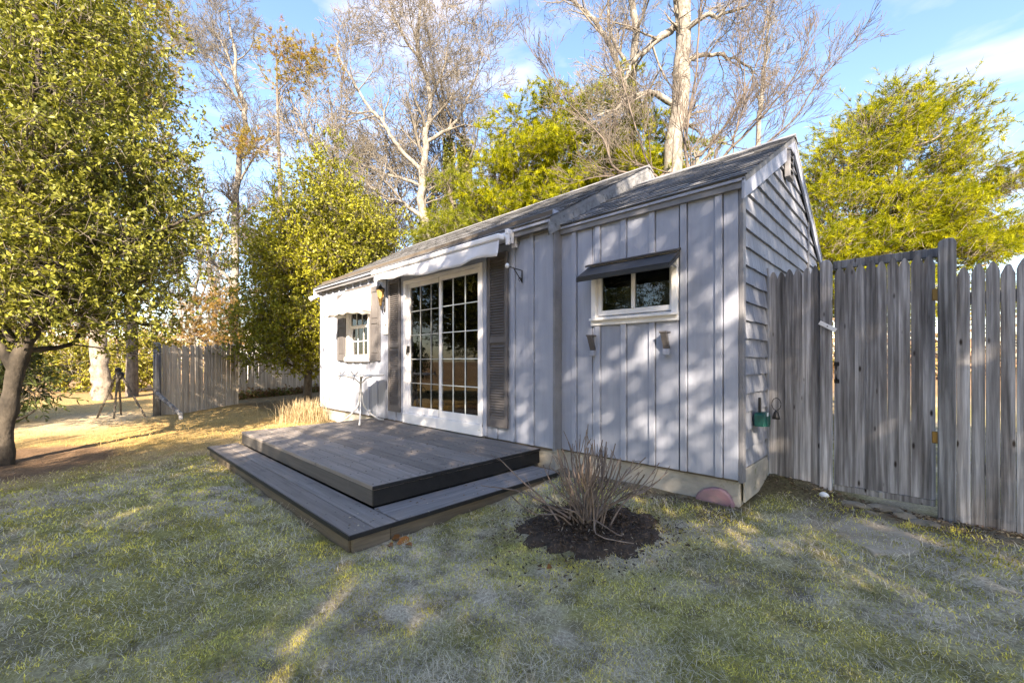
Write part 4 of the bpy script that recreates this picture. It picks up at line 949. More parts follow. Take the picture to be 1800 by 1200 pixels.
def sample_blobs(blobs, n, g, shell=.55):
    """points spread through ellipsoids [(center, (rx, ry, rz))], weighted to the outside; returns points, outward directions"""
    vol = np.array([b[1][0]*b[1][1]*b[1][2] for b in blobs])**.75; idx = g.choice(len(blobs), n, p=vol/vol.sum())
    cen = np.array([b[0] for b in blobs])[idx]; R = np.array([b[1] for b in blobs])[idx]
    d = unit(g.normal(size=(n, 3))); r_ = g.uniform(0, 1, n)**(1/3)
    r_ = shell+(1-shell)*r_ if shell > 0 else r_; r_ *= g.uniform(.75, 1.08, n)
    return cen+d*R*r_[:, None], unit(d/R)

def holly_crown(blobs, ntwig, per, leaf, seed, base, dark, width=.52, small=True):
    g = np.random.default_rng(seed)
    P, O = sample_blobs(blobs, ntwig, g, .35)
    D = unit(O+.55*g.normal(size=P.shape)+np.array([0, 0, .25]))
    tl = g.uniform(.14, .34, ntwig)*leaf/.07
    t = g.uniform(.15, 1., (ntwig, per))
    LP = P[:, None]+D[:, None]*(tl[:, None]*t)[..., None]
    LD = D[:, None]*.75+unit(g.normal(size=(ntwig, per, 3)))*.85
    LN = np.array([0, 0, 1.])*.9+g.normal(size=(ntwig, per, 3))*.55
    n = ntwig*per
    tone = np.repeat(np.clip(1.5*fnoise(np.stack([P[:, 0]+P[:, 2]*.7, P[:, 1]+P[:, 2]*.5], -1)*1.5/max(leaf/.08, .5), seed, 2)-.25, 0, 1)*.55+g.uniform(0, .3, ntwig), per)+g.uniform(0, .15, n)
    col = np.array(dark)*(1-tone[:, None])+np.array(base)*tone[:, None]
    col *= g.uniform(.7, 1.25, (n, 1)); pale = g.uniform(0, 1, n) < .015; col[pale] = np.array([.46, .43, .16])*g.uniform(.7, 1.1, (pale.sum(), 1))
    V, F, Cc = (leaf_small if small else leaf_arrays)(LP.reshape(-1, 3), LD.reshape(-1, 3), LN.reshape(-1, 3), leaf*g.uniform(.5, 1.25, n), leaf*width*g.uniform(.6, 1.15, n), col)
    # twigs: thin three-sided sticks
    s = unit(np.cross(D, g.normal(size=D.shape))); s2 = np.cross(D, s); rr = .0035*leaf/.07
    a0 = P-D*.10; a1 = P+D*tl[:, None]
    TV = np.stack([a0+s*rr, a0-s*rr*.5+s2*rr*.87, a0-s*rr*.5-s2*rr*.87, a1], 1).reshape(-1, 3); b = np.arange(ntwig)*4
    TF = np.concatenate([np.stack([b, b+1, b+3], -1), np.stack([b+1, b+2, b+3], -1), np.stack([b+2, b, b+3], -1)])
    return V, F, Cc, TV, TF

def needle_crown(P, D, Ls, nper, nl, nw, base, dark, seed, droop=.15, spread=(.35, .85), brown=.0):
    """shoots at P pointing along D, clothed with long needles (thin triangles)"""
    g = np.random.default_rng(seed); n = len(P); D = unit(D)
    t = g.uniform(.05, 1., (n, nper)); ph = g.uniform(*spread, (n, nper))
    side = unit(np.cross(D[:, None], g.normal(size=(n, nper, 3))))
    nd = unit(D[:, None]*np.cos(ph)[..., None]+side*np.sin(ph)[..., None]+np.array([0, 0, -droop]))
    b0 = P[:, None]+D[:, None]*(Ls[:, None]*t)[..., None]
    w = unit(np.cross(nd, g.normal(size=nd.shape)))*nw
    L_ = nl*g.uniform(.65, 1.15, (n, nper, 1))
    V = np.stack([b0-w, b0+w, b0+nd*L_], 2).reshape(-1, 3)
    F = np.arange(len(V)).reshape(-1, 3)
    tone = np.repeat(g.uniform(0, 1, n), nper)*.7+g.uniform(0, .3, n*nper)
    col = (np.array(dark)*(1-tone[:, None])+np.array(base)*tone[:, None])*g.uniform(.75, 1.2, (n*nper, 1))
    if brown > 0:
        bm_ = np.repeat(g.uniform(0, 1, n) < brown, nper); col[bm_] = np.array([.26, .15, .06])*g.uniform(.7, 1.2, (bm_.sum(), 1))
    s = unit(np.cross(D, g.normal(size=D.shape))); s2 = np.cross(D, s); rr = .006
    a0 = P-D*.25; a1 = P+D*Ls[:, None]
    TV = np.stack([a0+s*rr, a0-s*rr*.5+s2*rr*.87, a0-s*rr*.5-s2*rr*.87, a1], 1).reshape(-1, 3); b = np.arange(n)*4
    TF = np.concatenate([np.stack([b, b+1, b+3], -1), np.stack([b+1, b+2, b+3], -1), np.stack([b+2, b, b+3], -1)])
    return V, F, np.repeat(col, 3, axis=0), TV, TF

def curve(pts, n):
    """smooth polyline through the points"""
    pts = np.array(pts, float); t = np.linspace(0, len(pts)-1, n); out = []
    for q in t:
        i = min(int(q), len(pts)-2); f = q-i; p0, p1, p2, p3 = pts[max(i-1, 0)], pts[i], pts[i+1], pts[min(i+2, len(pts)-1)]
        out.append(.5*((2*p1)+(-p0+p2)*f+(2*p0-5*p1+4*p2-p3)*f*f+(-p0+3*p1-3*p2+p3)*f**3))
    return np.array(out)

class Wood:
    """tubes collected as arrays (branches of one tree)"""
    def __init__(self): self.V = []; self.F = []; self.n = 0
    def tube(self, pts, rad, k): self.batch(np.asarray(pts, float)[None], np.asarray(rad, float)[None], k)
    def batch(self, pts, rad, k):
        """many polylines at once: pts (N, m, 3), rad (N, m)"""
        N, m = rad.shape; t = unit(np.gradient(pts, axis=1))
        ref = np.where(np.abs(t[:, m//2, 2:3]) < .8, np.array([[.31, .17, .93]]), np.array([[.9, .3, .1]]))[:, None, :]
        a = unit(np.cross(t, np.broadcast_to(ref, t.shape))); b = np.cross(t, a)
        an = np.arange(k)*2*math.pi/k; ca, sa = np.cos(an), np.sin(an)
        R = pts[:, :, None]+rad[:, :, None, None]*(ca[None, None, :, None]*a[:, :, None]+sa[None, None, :, None]*b[:, :, None])
        self.V.append(R.reshape(-1, 3)); i, j = np.meshgrid(np.arange(m-1), np.arange(k), indexing='ij'); j2 = (j+1) % k
        f = np.stack([i*k+j, i*k+j2, (i+1)*k+j2, (i+1)*k+j], -1).reshape(-1, 4)
        self.F.append((f[None]+(np.arange(N)*m*k)[:, None, None]).reshape(-1, 4)+self.n); self.n += N*m*k
    def arrays(self): return np.concatenate(self.V), np.concatenate(self.F)

def spread(wood, pts, rad, lvl, g, P, rmin=.0028):
    """side branches of limbs, level by level. P: per level (count, length, angle, start, radius share, wobble, rise)"""
    pts = np.asarray(pts, float); rad = np.asarray(rad, float)
    if pts.ndim == 2: pts, rad = pts[None], rad[None]
    while lvl < len(P):
        cnt, ln, ang, st, rs, wob, rise = P[lvl]; N, m = rad.shape; up = np.array([0, 0, 1.])
        t = st+(1-st)*(np.arange(cnt)[None, :]+g.uniform(0, 1, (N, cnt)))/cnt
        s = np.clip(t*(m-1), 0, m-1.001); k = s.astype(int); f = (s-k)[..., None]; ii = np.arange(N)[:, None]
        p = pts[ii, k]*(1-f)+pts[ii, k+1]*f; r0 = rad[ii, k]*(1-f[..., 0])+rad[ii, k+1]*f[..., 0]
        d = unit(pts[ii, k+1]-pts[ii, k]); side = unit(np.cross(d, g.normal(size=d.shape)))
        a = (ang*g.uniform(.7, 1.3, (N, cnt)))[..., None]; d2 = unit(d*np.cos(a)+side*np.sin(a)+up*rise)
        L_ = ln*g.uniform(.55, 1.2, (N, cnt))*(1.1-.55*t); mm = 5 if lvl < 2 else 4
        q = [p]; dd = d2
        for j in range(mm-1):
            dd = unit(dd+g.normal(size=dd.shape)*wob+up*rise*.35); q.append(q[-1]+dd*(L_/(mm-1))[..., None])
        q = np.stack(q, 2).reshape(-1, mm, 3); ra = np.minimum(r0*rs, r0*.9).reshape(-1); rb = np.maximum(ra*.25, rmin*.7)
        rr = np.maximum(ra[:, None]+(rb-ra)[:, None]*np.linspace(0, 1, mm)[None], rmin)
        wood.batch(q, rr, 5 if ra.mean() > .02 else 3); pts, rad = q, rr; lvl += 1

def bare_tree(limbs, seed, P, k=8, rmin=.0045):
    """limbs: [(points, r0, r1)] surveyed by eye; returns trunk arrays and branch arrays"""
    g = np.random.default_rng(seed); tr = Wood(); br = Wood()
    for pts, r0, r1 in limbs:
        c = curve(pts, max(8, 4*len(pts))); c[1:-1] += g.normal(size=(len(c)-2, 3))*min(r0*.25, .03)
        rr = np.linspace(r0, r1, len(c))*(1+.06*g.normal(size=len(c))); rr = np.maximum(rr, .006); tr.tube(c, rr, k); spread(br, c, rr, 0, g, P, rmin)
    return tr.arrays(), br.arrays()

def tree(name, label, base, cat='tree', group=None): return empty(name, tuple(base), label, cat, group)
def part_np(name, V, F, mat, root, col=None, smooth=False):
    o = add_mesh_object(name, np_mesh(name, V, F, mat, org=ORG[root.name], col=col, smooth=smooth), root, ORG[root.name])
    if name in ('branches', 'twigs'): o['kind'] = 'stuff'
    return o
def copy_tree(root, loc, rz, sc, label, group=None):
    r_ = root.copy(); COL.objects.link(r_); r_.location = loc; r_.rotation_euler = (0, 0, rz); r_.scale = (sc, sc, sc) if np.isscalar(sc) else sc; r_['label'] = label
    if group: r_['group'] = group
    for ch in list(root.children):
        c = ch.copy(); COL.objects.link(c); c.parent = r_
    return r_
def pblobs(lst, D):
    """blobs surveyed on the photo: (x, y, rx, ry[, dD]) at depth D -> world ellipsoids"""
    out = []
    for b in lst:
        d = D+(b[4] if len(b) > 4 else 0); rx, rz = b[2]*d/FPX, b[3]*d/FPX; out.append((at(b[0], b[1], d), (rx, rx, rz)))
    return out
def limbs_to(blobs, trunk, g, r0=.05):
    """a limb from the trunk to every blob centre"""
    w = Wood()
    for cen, R in blobs:
        k = np.argmin(np.linalg.norm(trunk-(cen-np.array([0, 0, .6])), axis=1)); a = trunk[k]; m = (a+cen)/2+np.array([0, 0, .12])+g.normal(size=3)*.12
        e = cen+(cen-a)*.25
        c = curve([a, m, cen, e], 10); w.tube(c, np.linspace(r0, .008, 10), 5)
        spread(w, c, np.linspace(r0, .008, 10), 0, g, [(7, .9, .8, .3, .5, .2, .05), (5, .45, .7, .2, .6, .2, .05)])
    return w.arrays()

SHADE_CLUMPS = 500
OLIVE, OLIVE_D = (.31, .31, .05), (.065, .085, .022)
PINE_Y, PINE_D = (.40, .39, .012), (.07, .105, .010)

# ------------------------------------------------------------------ big holly at the left
g = np.random.default_rng(51); D0 = 5.6
hb_ = pblobs([(50,-260,190,150,.3), (40,-90,200,140,0), (120,40,140,120,-.2), (20,90,190,140,.2), (60,220,190,120,-.3), (200,170,110,90,.2), (270,290,80,65,0), (230,330,130,80,.4), (110,360,200,110,-.2), (250,420,120,75,.1),
              (330,385,60,45,0), (120,480,180,85,.2), (230,500,95,60,-.2), (150,560,130,55,.2), (250,570,55,40,0), (-100,260,190,230,.3), (-120,480,160,110,0), (10,540,110,55,.5), (90,120,150,120,1.6), (100,420,190,120,1.6), (60,490,110,70,-.9), (70,400,120,80,-1.0), (60,290,120,80,-1.0), (120,545,100,42,-.7), (60,170,110,80,-.9)], D0)
hroot = onground(2, 815, -.06); hroot[2] = float(ground_z(hroot[0], hroot[1]))-.02
Dh = float((hroot-C) @ FWD)
holly = tree('holly_tree', 'large glossy holly tree with a leaning trunk at the left edge', hroot)
tpts = [hroot-np.array([0, 0, .15]), at(6, 770, Dh), at(20, 690, Dh), at(34, 630, Dh), at(62, 560, Dh), at(72, 450, Dh), at(60, 300, Dh+.1), at(70, 120, Dh+.1), at(50, -120, Dh+.2), at(50, -320, Dh+.3)]
tr_ = curve(tpts, 40); w_ = Wood(); rr = np.interp(np.linspace(0, 1, 40), [0, .12, .35, .6, 1], [.125, .088, .078, .06, .02])*(1+.10*g.normal(size=40)); w_.tube(tr_, rr, 12)
fork = curve([at(30, 660, Dh), at(-5, 600, Dh-.1), at(-60, 520, Dh-.1), at(-110, 380, Dh)], 14); w_.tube(fork, np.linspace(.062, .025, 14), 8)
V, F = w_.arrays(); part_np('trunk', V, F, M['bark_holly'], holly, smooth=True)
V, F = limbs_to(hb_, tr_[14:], g, .038); part_np('branches', V, F, M['bark_holly'], holly)
V, F, Cc, TV, TF = holly_crown(hb_[:0]+clumped(hb_, 1500, .20, .42, .65, g, .30), 17000, 11, .063, 52, OLIVE, OLIVE_D)
part_np('crown', V, F, M['holly'], holly, col=Cc); part_np('twigs', TV, TF, M['bark_dark'], holly)

# holly behind the cabin's left end
D1 = 11.6
b1 = pblobs([(588,285,24,40), (580,330,55,45), (560,380,85,50), (600,400,75,50), (530,430,90,50), (620,440,70,45,.5), (660,400,45,30,.6), (500,480,90,55), (580,490,90,60), (470,540,60,45), (540,550,90,55), (440,575,35,30), (520,610,75,45), (460,620,50,30), (570,600,60,60), (670,430,30,25,.8)], D1)
h2b = at(540, 690, D1); h2b[2] = -.05
holly2 = tree('holly_tree', 'broad conical holly behind the left end of the cabin', h2b)
t2 = curve([h2b, at(545, 600, D1), at(560, 450, D1), at(588, 260, D1)], 24); w_ = Wood(); w_.tube(t2, np.linspace(.12, .015, 24), 8); V, F = w_.arrays(); part_np('trunk', V, F, M['bark_dark'], holly2, smooth=True)
V, F = limbs_to(b1, t2[4:], g, .03); part_np('branches', V, F, M['bark_dark'], holly2)
V, F, Cc, TV, TF = holly_crown(clumped(b1, 900, .25, .5, .7, g, .30), 10500, 10, .085, 53, (.36, .35, .028), (.10, .12, .02))
part_np('crown', V, F, M['holly'], holly2, col=Cc); part_np('twigs', TV, TF, M['bark_dark'], holly2)

# ------------------------------------------------------------------ white pines
def pine(name, label, lst, D, basepx, nshoot, seed, base=PINE_Y, dark=PINE_D, nl=.12, nw=.0045, nper=26, tips=0, brown=.0, up=.25, r0=.13, group=None, nclump=260):
    g = np.random.default_rng(seed); bl = pblobs(lst, D); b = at(*basepx); b[2] = float(ground_z(b[0], b[1]))-.05
    root = tree(name, label, b, group=group); top = max(bl, key=lambda q: q[0][2])[0]
    tk = curve([b, b*.5+top*.5+np.array([g.normal()*.2, g.normal()*.2, 0]), top], 24); w = Wood(); w.tube(tk, np.linspace(r0, .02, 24), 8); V, F = w.arrays(); part_np('trunk', V, F, M['bark_dark'], root, smooth=True)
    V, F = limbs_to(bl, tk[5:], g, .03); part_np('branches', V, F, M['bark_dark'], root)
    cl = clumped(bl, nclump, .026*D+.04, .058*D+.05, .42, g, .25); P, _o = sample_blobs(cl, nshoot, g, .15); idx = np.argmin(((P[:, None, :]-np.array([q[0] for q in bl])[None])**2).sum(-1), axis=1); O = unit(P-np.array([q[0] for q in bl])[idx])
    D_ = unit(O*np.array([1, 1, .5])+.55*g.normal(size=P.shape)+np.array([0, 0, up]))
    if tips:
        P2, O2 = sample_blobs(bl, tips*4, g, .9); k = O2[:, 2] > -.1; P2, O2 = P2[k][:tips], O2[k][:tips]; P = np.concatenate([P, P2+O2*.25]); D_ = np.concatenate([D_, unit(O2+.35*g.normal(size=P2.shape)+np.array([0, 0, .5]))])
    V, F, Cc, TV, TF = needle_crown(P, D_, g.uniform(.07, .22, len(P)), nper, nl, nw, base, dark, seed+1, droop=.08, spread=(.35, 1.05), brown=brown)
    part_np('crown', V, F, M['needle'], root, col=Cc); part_np('twigs', TV, TF, M['bark_dark'], root); return root
pine('white_pine', 'bright yellow-green white pine rising behind the gate fence on the right',
     [(1590,190,70,50), (1520,240,75,55), (1660,230,70,60), (1480,300,65,60), (1570,300,100,70), (1690,310,70,60), (1450,380,70,60), (1540,390,100,60), (1640,390,100,65), (1730,360,50,45), (1770,330,30,25,.3), (1420,440,70,50), (1520,450,90,50), (1630,460,90,45), (1740,430,50,35), (1470,500,120,60), (1600,520,120,60)],
     9.2, (1580, 700, 9.4), 12000, 61, nl=.12, nw=.0055, nper=24, tips=260, up=.30, r0=.12, nclump=420)
pine('white_pine', 'yellow-green white pine in the middle behind the cabin ridge',
     [(1090,150,32,38), (1060,215,70,50), (980,215,55,50), (905,215,38,45), (1130,250,60,60), (1010,280,90,55), (920,285,60,50), (1090,320,95,60), (975,350,95,50), (860,310,55,40), (1165,330,50,60), (880,365,70,40), (1235,310,28,45), (1215,260,25,35), (1040,400,130,50), (930,420,100,40)],
     13.4, (1040, 690, 13.6), 11500, 62, nl=.17, nw=.0080, nper=26, tips=80, up=.15, r0=.2, nclump=420)
pine('white_pine', 'low young pine showing above the middle of the cabin roof',
     [(830,350,40,30), (800,385,45,30), (850,395,55,30), (790,330,22,22), (815,430,80,40)], 13., (815, 690, 13.), 1700, 63, nclump=70, nl=.15, nw=.006, nper=26, base=(.28, .29, .03), r0=.1)
# pitch pines, sparse golden tufts
PG, PGD = (.34, .25, .035), (.13, .12, .025)
pine('pitch_pine', 'tall golden pitch pine rising behind the big holly', [(250,15,45,45), (285,80,30,50), (255,130,50,40), (215,60,40,60), (295,150,25,30), (225,170,60,40), (240,-60,60,60)], 15., (232, 690, 15.), 1500, 64, PG, PGD, .16, .0065, 24, up=.3, r0=.2, nclump=110)
pine('pitch_pine', 'sparse pitch pine with tufted limbs beside the bare trees', [(400,245,28,10), (440,255,32,16), (460,275,22,12), (500,95,32,25), (550,90,40,20), (535,130,45,30), (505,150,30,18), (485,75,15,12), (570,120,25,30)], 18., (505, 690, 18.2), 800, 65, (.34, .26, .03), (.16, .13, .03), .17, .007, 24, brown=.25, up=.4, r0=.16, nclump=60)
pine('pitch_pine', 'golden-brown young pine behind the picket fence at left', [(370,560,45,40), (395,530,35,40), (345,590,50,30), (385,500,22,28), (410,585,30,30)], 19., (380, 680, 19.), 1300, 66, (.36, .23, .06), (.20, .15, .05), .16, .008, 20, brown=.3, r0=.1, nclump=60)

# ------------------------------------------------------------------ bare trees
PB = [(10, 2.6, .85, .2, .5, .18, .10), (8, 1.25, .75, .15, .6, .20, .08), (6, .62, .7, .1, .6, .2, .06), (4, .34, .6, .2, .7, .15, .05)]
def bare(name, label, limbs, seed, P=PB, bark='bark_pale', twig='bark_twig', k=8, group='bare trees behind the cabin', rmin=.006):
    b = np.array(limbs[0][0][0]); root = tree(name, label, b, group=group); (V, F), (BV, BF) = bare_tree(limbs, seed, P, k, rmin)
    part_np('trunk', V, F, M[bark], root, smooth=True); part_np('branches', BV, BF, M[twig], root); return root
def gpt(x, D): p = at(x, HY, D); p[2] = float(ground_z(p[0], p[1]))-.1; return p
D2 = 12.
bare('bare_tree', 'thick pale-trunked bare tree rising behind the right-hand roof', [
    ([gpt(1165, D2), at(1172, 420, D2), at(1182, 290, D2), at(1196, 150, D2), at(1203, 20, D2), at(1208, -150, D2), at(1220, -330, D2)], .32, .13),
    ([at(1187, 190, D2), at(1150, 165, D2), at(1112, 170, D2-.2), at(1085, 190, D2-.4), at(1050, 205, D2-.6)], .095, .025),
    ([at(1195, 40, D2), at(1165, 65, D2), at(1128, 95, D2-.3), at(1105, 125, D2-.4), at(1095, 150, D2-.5)], .115, .03),
    ([at(1185, 130, D2), at(1240, 95, D2+.3), at(1290, 105, D2+.4), at(1330, 130, D2+.4)], .08, .02),
    ([at(1195, 60, D2), at(1240, 30, D2-.4), at(1275, 25, D2-.6), at(1320, 5, D2-.8)], .08, .02),
    ([at(1203, -60, D2), at(1160, -110, D2), at(1120, -150, D2)], .10, .03)], 71, [(9, 1.9, .9, .25, .45, .22, .05), (7, 1.0, .75, .15, .55, .22, .06), (6, .55, .7, .1, .6, .2, .05), (3, .28, .6, .2, .7, .15, .05)], k=14, rmin=.0045)
D3 = 15.5
bare('bare_tree', 'twin pale bare trunk standing left of the thick trunk', [
    ([gpt(1120, D3), at(1118, 330, D3), at(1108, 190, D3), at(1118, 60, D3), at(1108, -20, D3), at(1100, -200, D3)], .20, .09),
    ([at(1108, 190, D3), at(1085, 110, D3), at(1060, 60, D3), at(1030, 20, D3), at(990, -5, D3)], .12, .04),
    ([at(1112, 130, D3), at(1075, 60, D3), at(1068, -20, D3)], .08, .03)], 72, [(8, 2.2, .85, .2, .5, .18, .10), (6, 1.1, .75, .15, .6, .20, .08), (5, .55, .7, .1, .6, .2, .06), (2, .3, .6, .2, .7, .15, .05)], k=10, rmin=.005)
D4 = 16.
bare('bare_tree', 'spreading pale bare tree above the left roof slope', [
    ([gpt(762, D4), at(750, 420, D4), at(740, 350, D4), at(745, 280, D4), at(750, 230, D4), at(757, 170, D4), at(735, 90, D4), at(738, -10, D4)], .19, .04),
    ([at(745, 385, D4), at(715, 362, D4), at(690, 350, D4+.3), at(660, 335, D4+.4), at(630, 310, D4+.4)], .10, .03),
    ([at(742, 300, D4), at(715, 275, D4), at(690, 245, D4-.2), at(672, 215, D4-.2), at(650, 190, D4-.2), at(625, 150, D4), at(600, 110, D4), at(590, 60, D4)], .095, .025),
    ([at(745, 330, D4), at(710, 315, D4+.5), at(670, 305, D4+.8), at(640, 290, D4+1)], .08, .02),
    ([at(750, 250, D4), at(785, 230, D4), at(810, 200, D4), at(830, 150, D4), at(850, 90, D4)], .08, .02),
    ([at(757, 175, D4), at(780, 120, D4), at(790, 50, D4)], .06, .015), ([at(735, 100, D4), at(700, 50, D4), at(680, -10, D4)], .06, .015)], 73, k=10)
D5 = 7.6
PS = [(11, 1.25, .42, .2, .55, .10, .16), (7, .65, .45, .15, .6, .12, .12), (5, .32, .5, .2, .7, .12, .08)]
b5 = gpt(1235, D5)
bare('bare_sapling', 'many-stemmed bare sapling fanning out behind the right-hand roof', [
    ([b5, at(1225, 330, D5), at(1262, 285, D5), at(1330, 215, D5), at(1385, 150, D5), at(1430, 70, D5)], .040, .006),
    ([b5, at(1215, 330, D5), at(1240, 265, D5), at(1290, 200, D5+.2), at(1330, 110, D5+.2), at(1350, 10, D5+.2)], .036, .006),
    ([b5, at(1210, 330, D5), at(1205, 240, D5), at(1225, 120, D5+.1), at(1232, 0, D5+.1), at(1235, -90, D5)], .036, .007),
    ([b5, at(1190, 340, D5), at(1150, 310, D5), at(1120, 230, D5), at(1095, 150, D5), at(1080, 60, D5)], .034, .006),
    ([b5, at(1180, 350, D5), at(1085, 300, D5-.2), at(1060, 245, D5-.2), at(1000, 180, D5-.2), at(960, 120, D5-.2)], .034, .005),
    ([b5, at(1270, 330, D5), at(1340, 260, D5+.2), at(1400, 205, D5+.2), at(1440, 140, D5+.2), at(1480, 100, D5+.2)], .030, .005),
    ([b5, at(1250, 310, D5), at(1290, 240, D5-.2), at(1310, 160, D5-.2), at(1300, 60, D5-.2)], .028, .005)], 74, PS, twig='bark_sapling', bark='bark_sapling', k=6, group=None, rmin=.0035)
D6 = 20.
bare('bare_tree', 'slim pale bare tree between the two hollies', [
    ([gpt(414, D6), at(412, 560, D6), at(413, 450, D6), at(416, 330, D6), at(432, 210, D6), at(415, 140, D6), at(412, 90, D6), at(400, 20, D6)], .20, .04),
    ([at(425, 195, D6), at(400, 150, D6), at(375, 110, D6), at(345, 80, D6)], .07, .015), ([at(418, 150, D6), at(395, 85, D6), at(372, 50, D6)], .06, .015), ([at(416, 330, D6), at(450, 270, D6), at(490, 230, D6)], .07, .015)], 75, k=8)
bare('bare_tree', 'slender white trunk above the right-hand ridge', [([gpt(1330, 15.), at(1333, 250, 15.), at(1336, 190, 15.), at(1345, 100, 15.), at(1350, 20, 15.)], .10, .03)], 76, [(9, 1.3, .7, .45, .5, .15, .12), (6, .7, .6, .15, .6, .15, .08), (4, .4, .6, .15, .6, .15, .05)], k=8)
# ivy-clad trunks
for i, (x0, y0, x1, y1, lab) in enumerate(((795, 260, 792, 330, 'slimmer ivy-clad trunk above the cabin roof'), (822, 268, 820, 335, 'thicker ivy-clad forked trunk above the cabin roof'))):
    Dv = 16.5; root = tree('ivy_trunk', lab, gpt(x1, Dv), group='ivy trunks above the roof')
    (V, F), (BV, BF) = bare_tree([([gpt(x1, Dv), at(x1, y1, Dv), at(x0, y0, Dv), at(x0-20-15*i, y0-70, Dv), at(x0-40-10*i, y0-150, Dv)], .12+.04*i, .03)], 80+i, PB, 8)
    part_np('trunk', V, F, M['bark_dark'], root, smooth=True); part_np('branches', BV, BF, M['bark_twig'], root)
    gg = np.random.default_rng(85+i); n = 1500; q = gg.uniform(0, 1, n); a0, a1 = at(x1, y1+60, Dv), at(x0-6, y0-15, Dv); P = a0+(a1-a0)*q[:, None]; o = unit(gg.normal(size=(n, 3)))*(.17+.06*i); 
    V, F, Cc = leaf_arrays(P+o, o+gg.normal(size=o.shape)*.1, gg.normal(size=o.shape), .10*gg.uniform(.7, 1.2, n), .09, np.array([.13, .14, .03])*gg.uniform(.5, 1.4, (n, 1)))
    part_np('ivy', V, F, M['leafy'], root, col=Cc)
# three background bare trees, then copies of them further along the wood
protos = []
for i in range(3):
    gg = np.random.default_rng(90+i); h = (11., 13., 9.5)[i]; x = (560, 660, 880)[i]; Dq = (22., 25., 21.)[i]; b = gpt(x, Dq)
    top = b+np.array([gg.normal()*.6, gg.normal()*.6, h]); mid = b+np.array([gg.normal()*.3, gg.normal()*.3, h*.45])
    lim = [([b, mid, top], .17, .02)]
    for k in range(4):
        a = gg.uniform(0, 6.28); s0 = b+(mid-b)*(.7+.25*k/3)+(top-mid)*(.12*k); e = s0+np.array([math.cos(a)*2.2, math.sin(a)*2.2, 3.4+gg.uniform(0, 1.5)]); lim.append(([s0, (s0+e)/2+np.array([0, 0, -.3]), e], .08, .012))
    protos.append(bare('bare_tree', ('tall bare tree far behind the conical holly', 'tall bare tree far behind the left roof end', 'bare tree far behind the pine in the middle')[i], lim, 95+i, [(8, 2.2, .75, .25, .55, .14, .14), (7, 1.2, .65, .15, .6, .15, .1), (6, .6, .6, .1, .6, .15, .06)], k=7, group='far bare trees', rmin=.0095))
spots = [(345, 26, 0), (470, 28, 1), (610, 30, 2), (700, 27, 0), (805, 26, 1), (850, 29, 0), (940, 25, 1), (985, 27, 2), (1270, 24, 1), (1390, 26, 2), (1430, 30, 0), (310, 31, 1), (140, 30, 2), (60, 27, 0), (520, 34, 0), (760, 33, 2), (595, 20, 1), (650, 23, 0), (705, 19.5, 2), (790, 21, 1), (845, 19, 2), (960, 20, 0), (520, 21, 2), (1050, 22, 1), (375, 23, 0)]
names = ['beyond the left picket fence', 'behind the sparse pitch pine', 'between holly and spreading tree', 'just left of the spreading tree', 'behind the ivy trunks', 'right of the ivy trunks', 'left of the middle pine top', 'behind the middle pine', 'right of the thick trunk', 'above the gable peak', 'between gable and right pine', 'left of the slim pale tree', 'behind the holly trunk', 'at the far left edge', 'far behind the conical holly top', 'far behind the spreading tree', 'just right of the conical holly tip', 'between the conical holly and the spreading trunk', 'crossing the left limb of the spreading tree', 'just left of the ivy trunks', 'above the low young pine', 'at the left flank of the middle pine', 'just left of the conical holly tip', 'behind the top of the middle pine', 'beside the slim pale tree on its left']
for (x, Dq, k), nm in zip(spots, names):
    p = gpt(x, Dq); copy_tree(protos[k], p, random.uniform(0, 6.28), random.uniform(.8, 1.2), 'bare winter tree '+nm)
# far wood: too many stems to count
gg = np.random.default_rng(99); w = Wood()
for i in range(230):
    Dq = gg.uniform(34, 75); x = gg.uniform(-700, 2500); p = gpt(x, Dq); h = gg.uniform(5, 11); q = np.array([p, p+np.array([gg.normal()*.3, gg.normal()*.3, h*.5]), p+np.array([gg.normal()*.8, gg.normal()*.8, h])]); rr = np.array([.14, .09, .02]); w.tube(q, rr, 4)
    spread(w, q, rr, 0, gg, [(8, 2.6, .7, .15, .5, .15, .12), (6, 1.2, .6, .1, .6, .15, .1)], .012)
V, F = w.arrays(); o = add_mesh_object('far_woods', np_mesh('far_woods', V, F, M['bark_twig']), None, (0, 0, 0)); tag(o, 'distant bare winter woodland reading as one mass', 'woods', kind='stuff')
n = 44000; Dq = gg.uniform(26, 70, n); x = gg.uniform(-700, 2500, n); P = C+Dq[:, None]*(FWD+((x-CX)/FPX)[:, None]*RGT); P[:, 2] = np.abs(gg.normal(size=n))*2.3
cc = np.where((gg.uniform(0, 1, n) < .3)[:, None], np.array([[.20, .17, .05]]), np.array([[.28, .19, .12]]))*gg.uniform(.6, 1.3, (n, 1))
V, F, Cc = leaf_arrays(P, gg.normal(size=(n, 3)), gg.normal(size=(n, 3)), .5*gg.uniform(.5, 1.2, n), .22, cc)
o = add_mesh_object('undergrowth', np_mesh('undergrowth', V, F, M['litter'], col=Cc), None, (0, 0, 0)); tag(o, 'brown brush along the edge of the woods', 'undergrowth', kind='stuff')

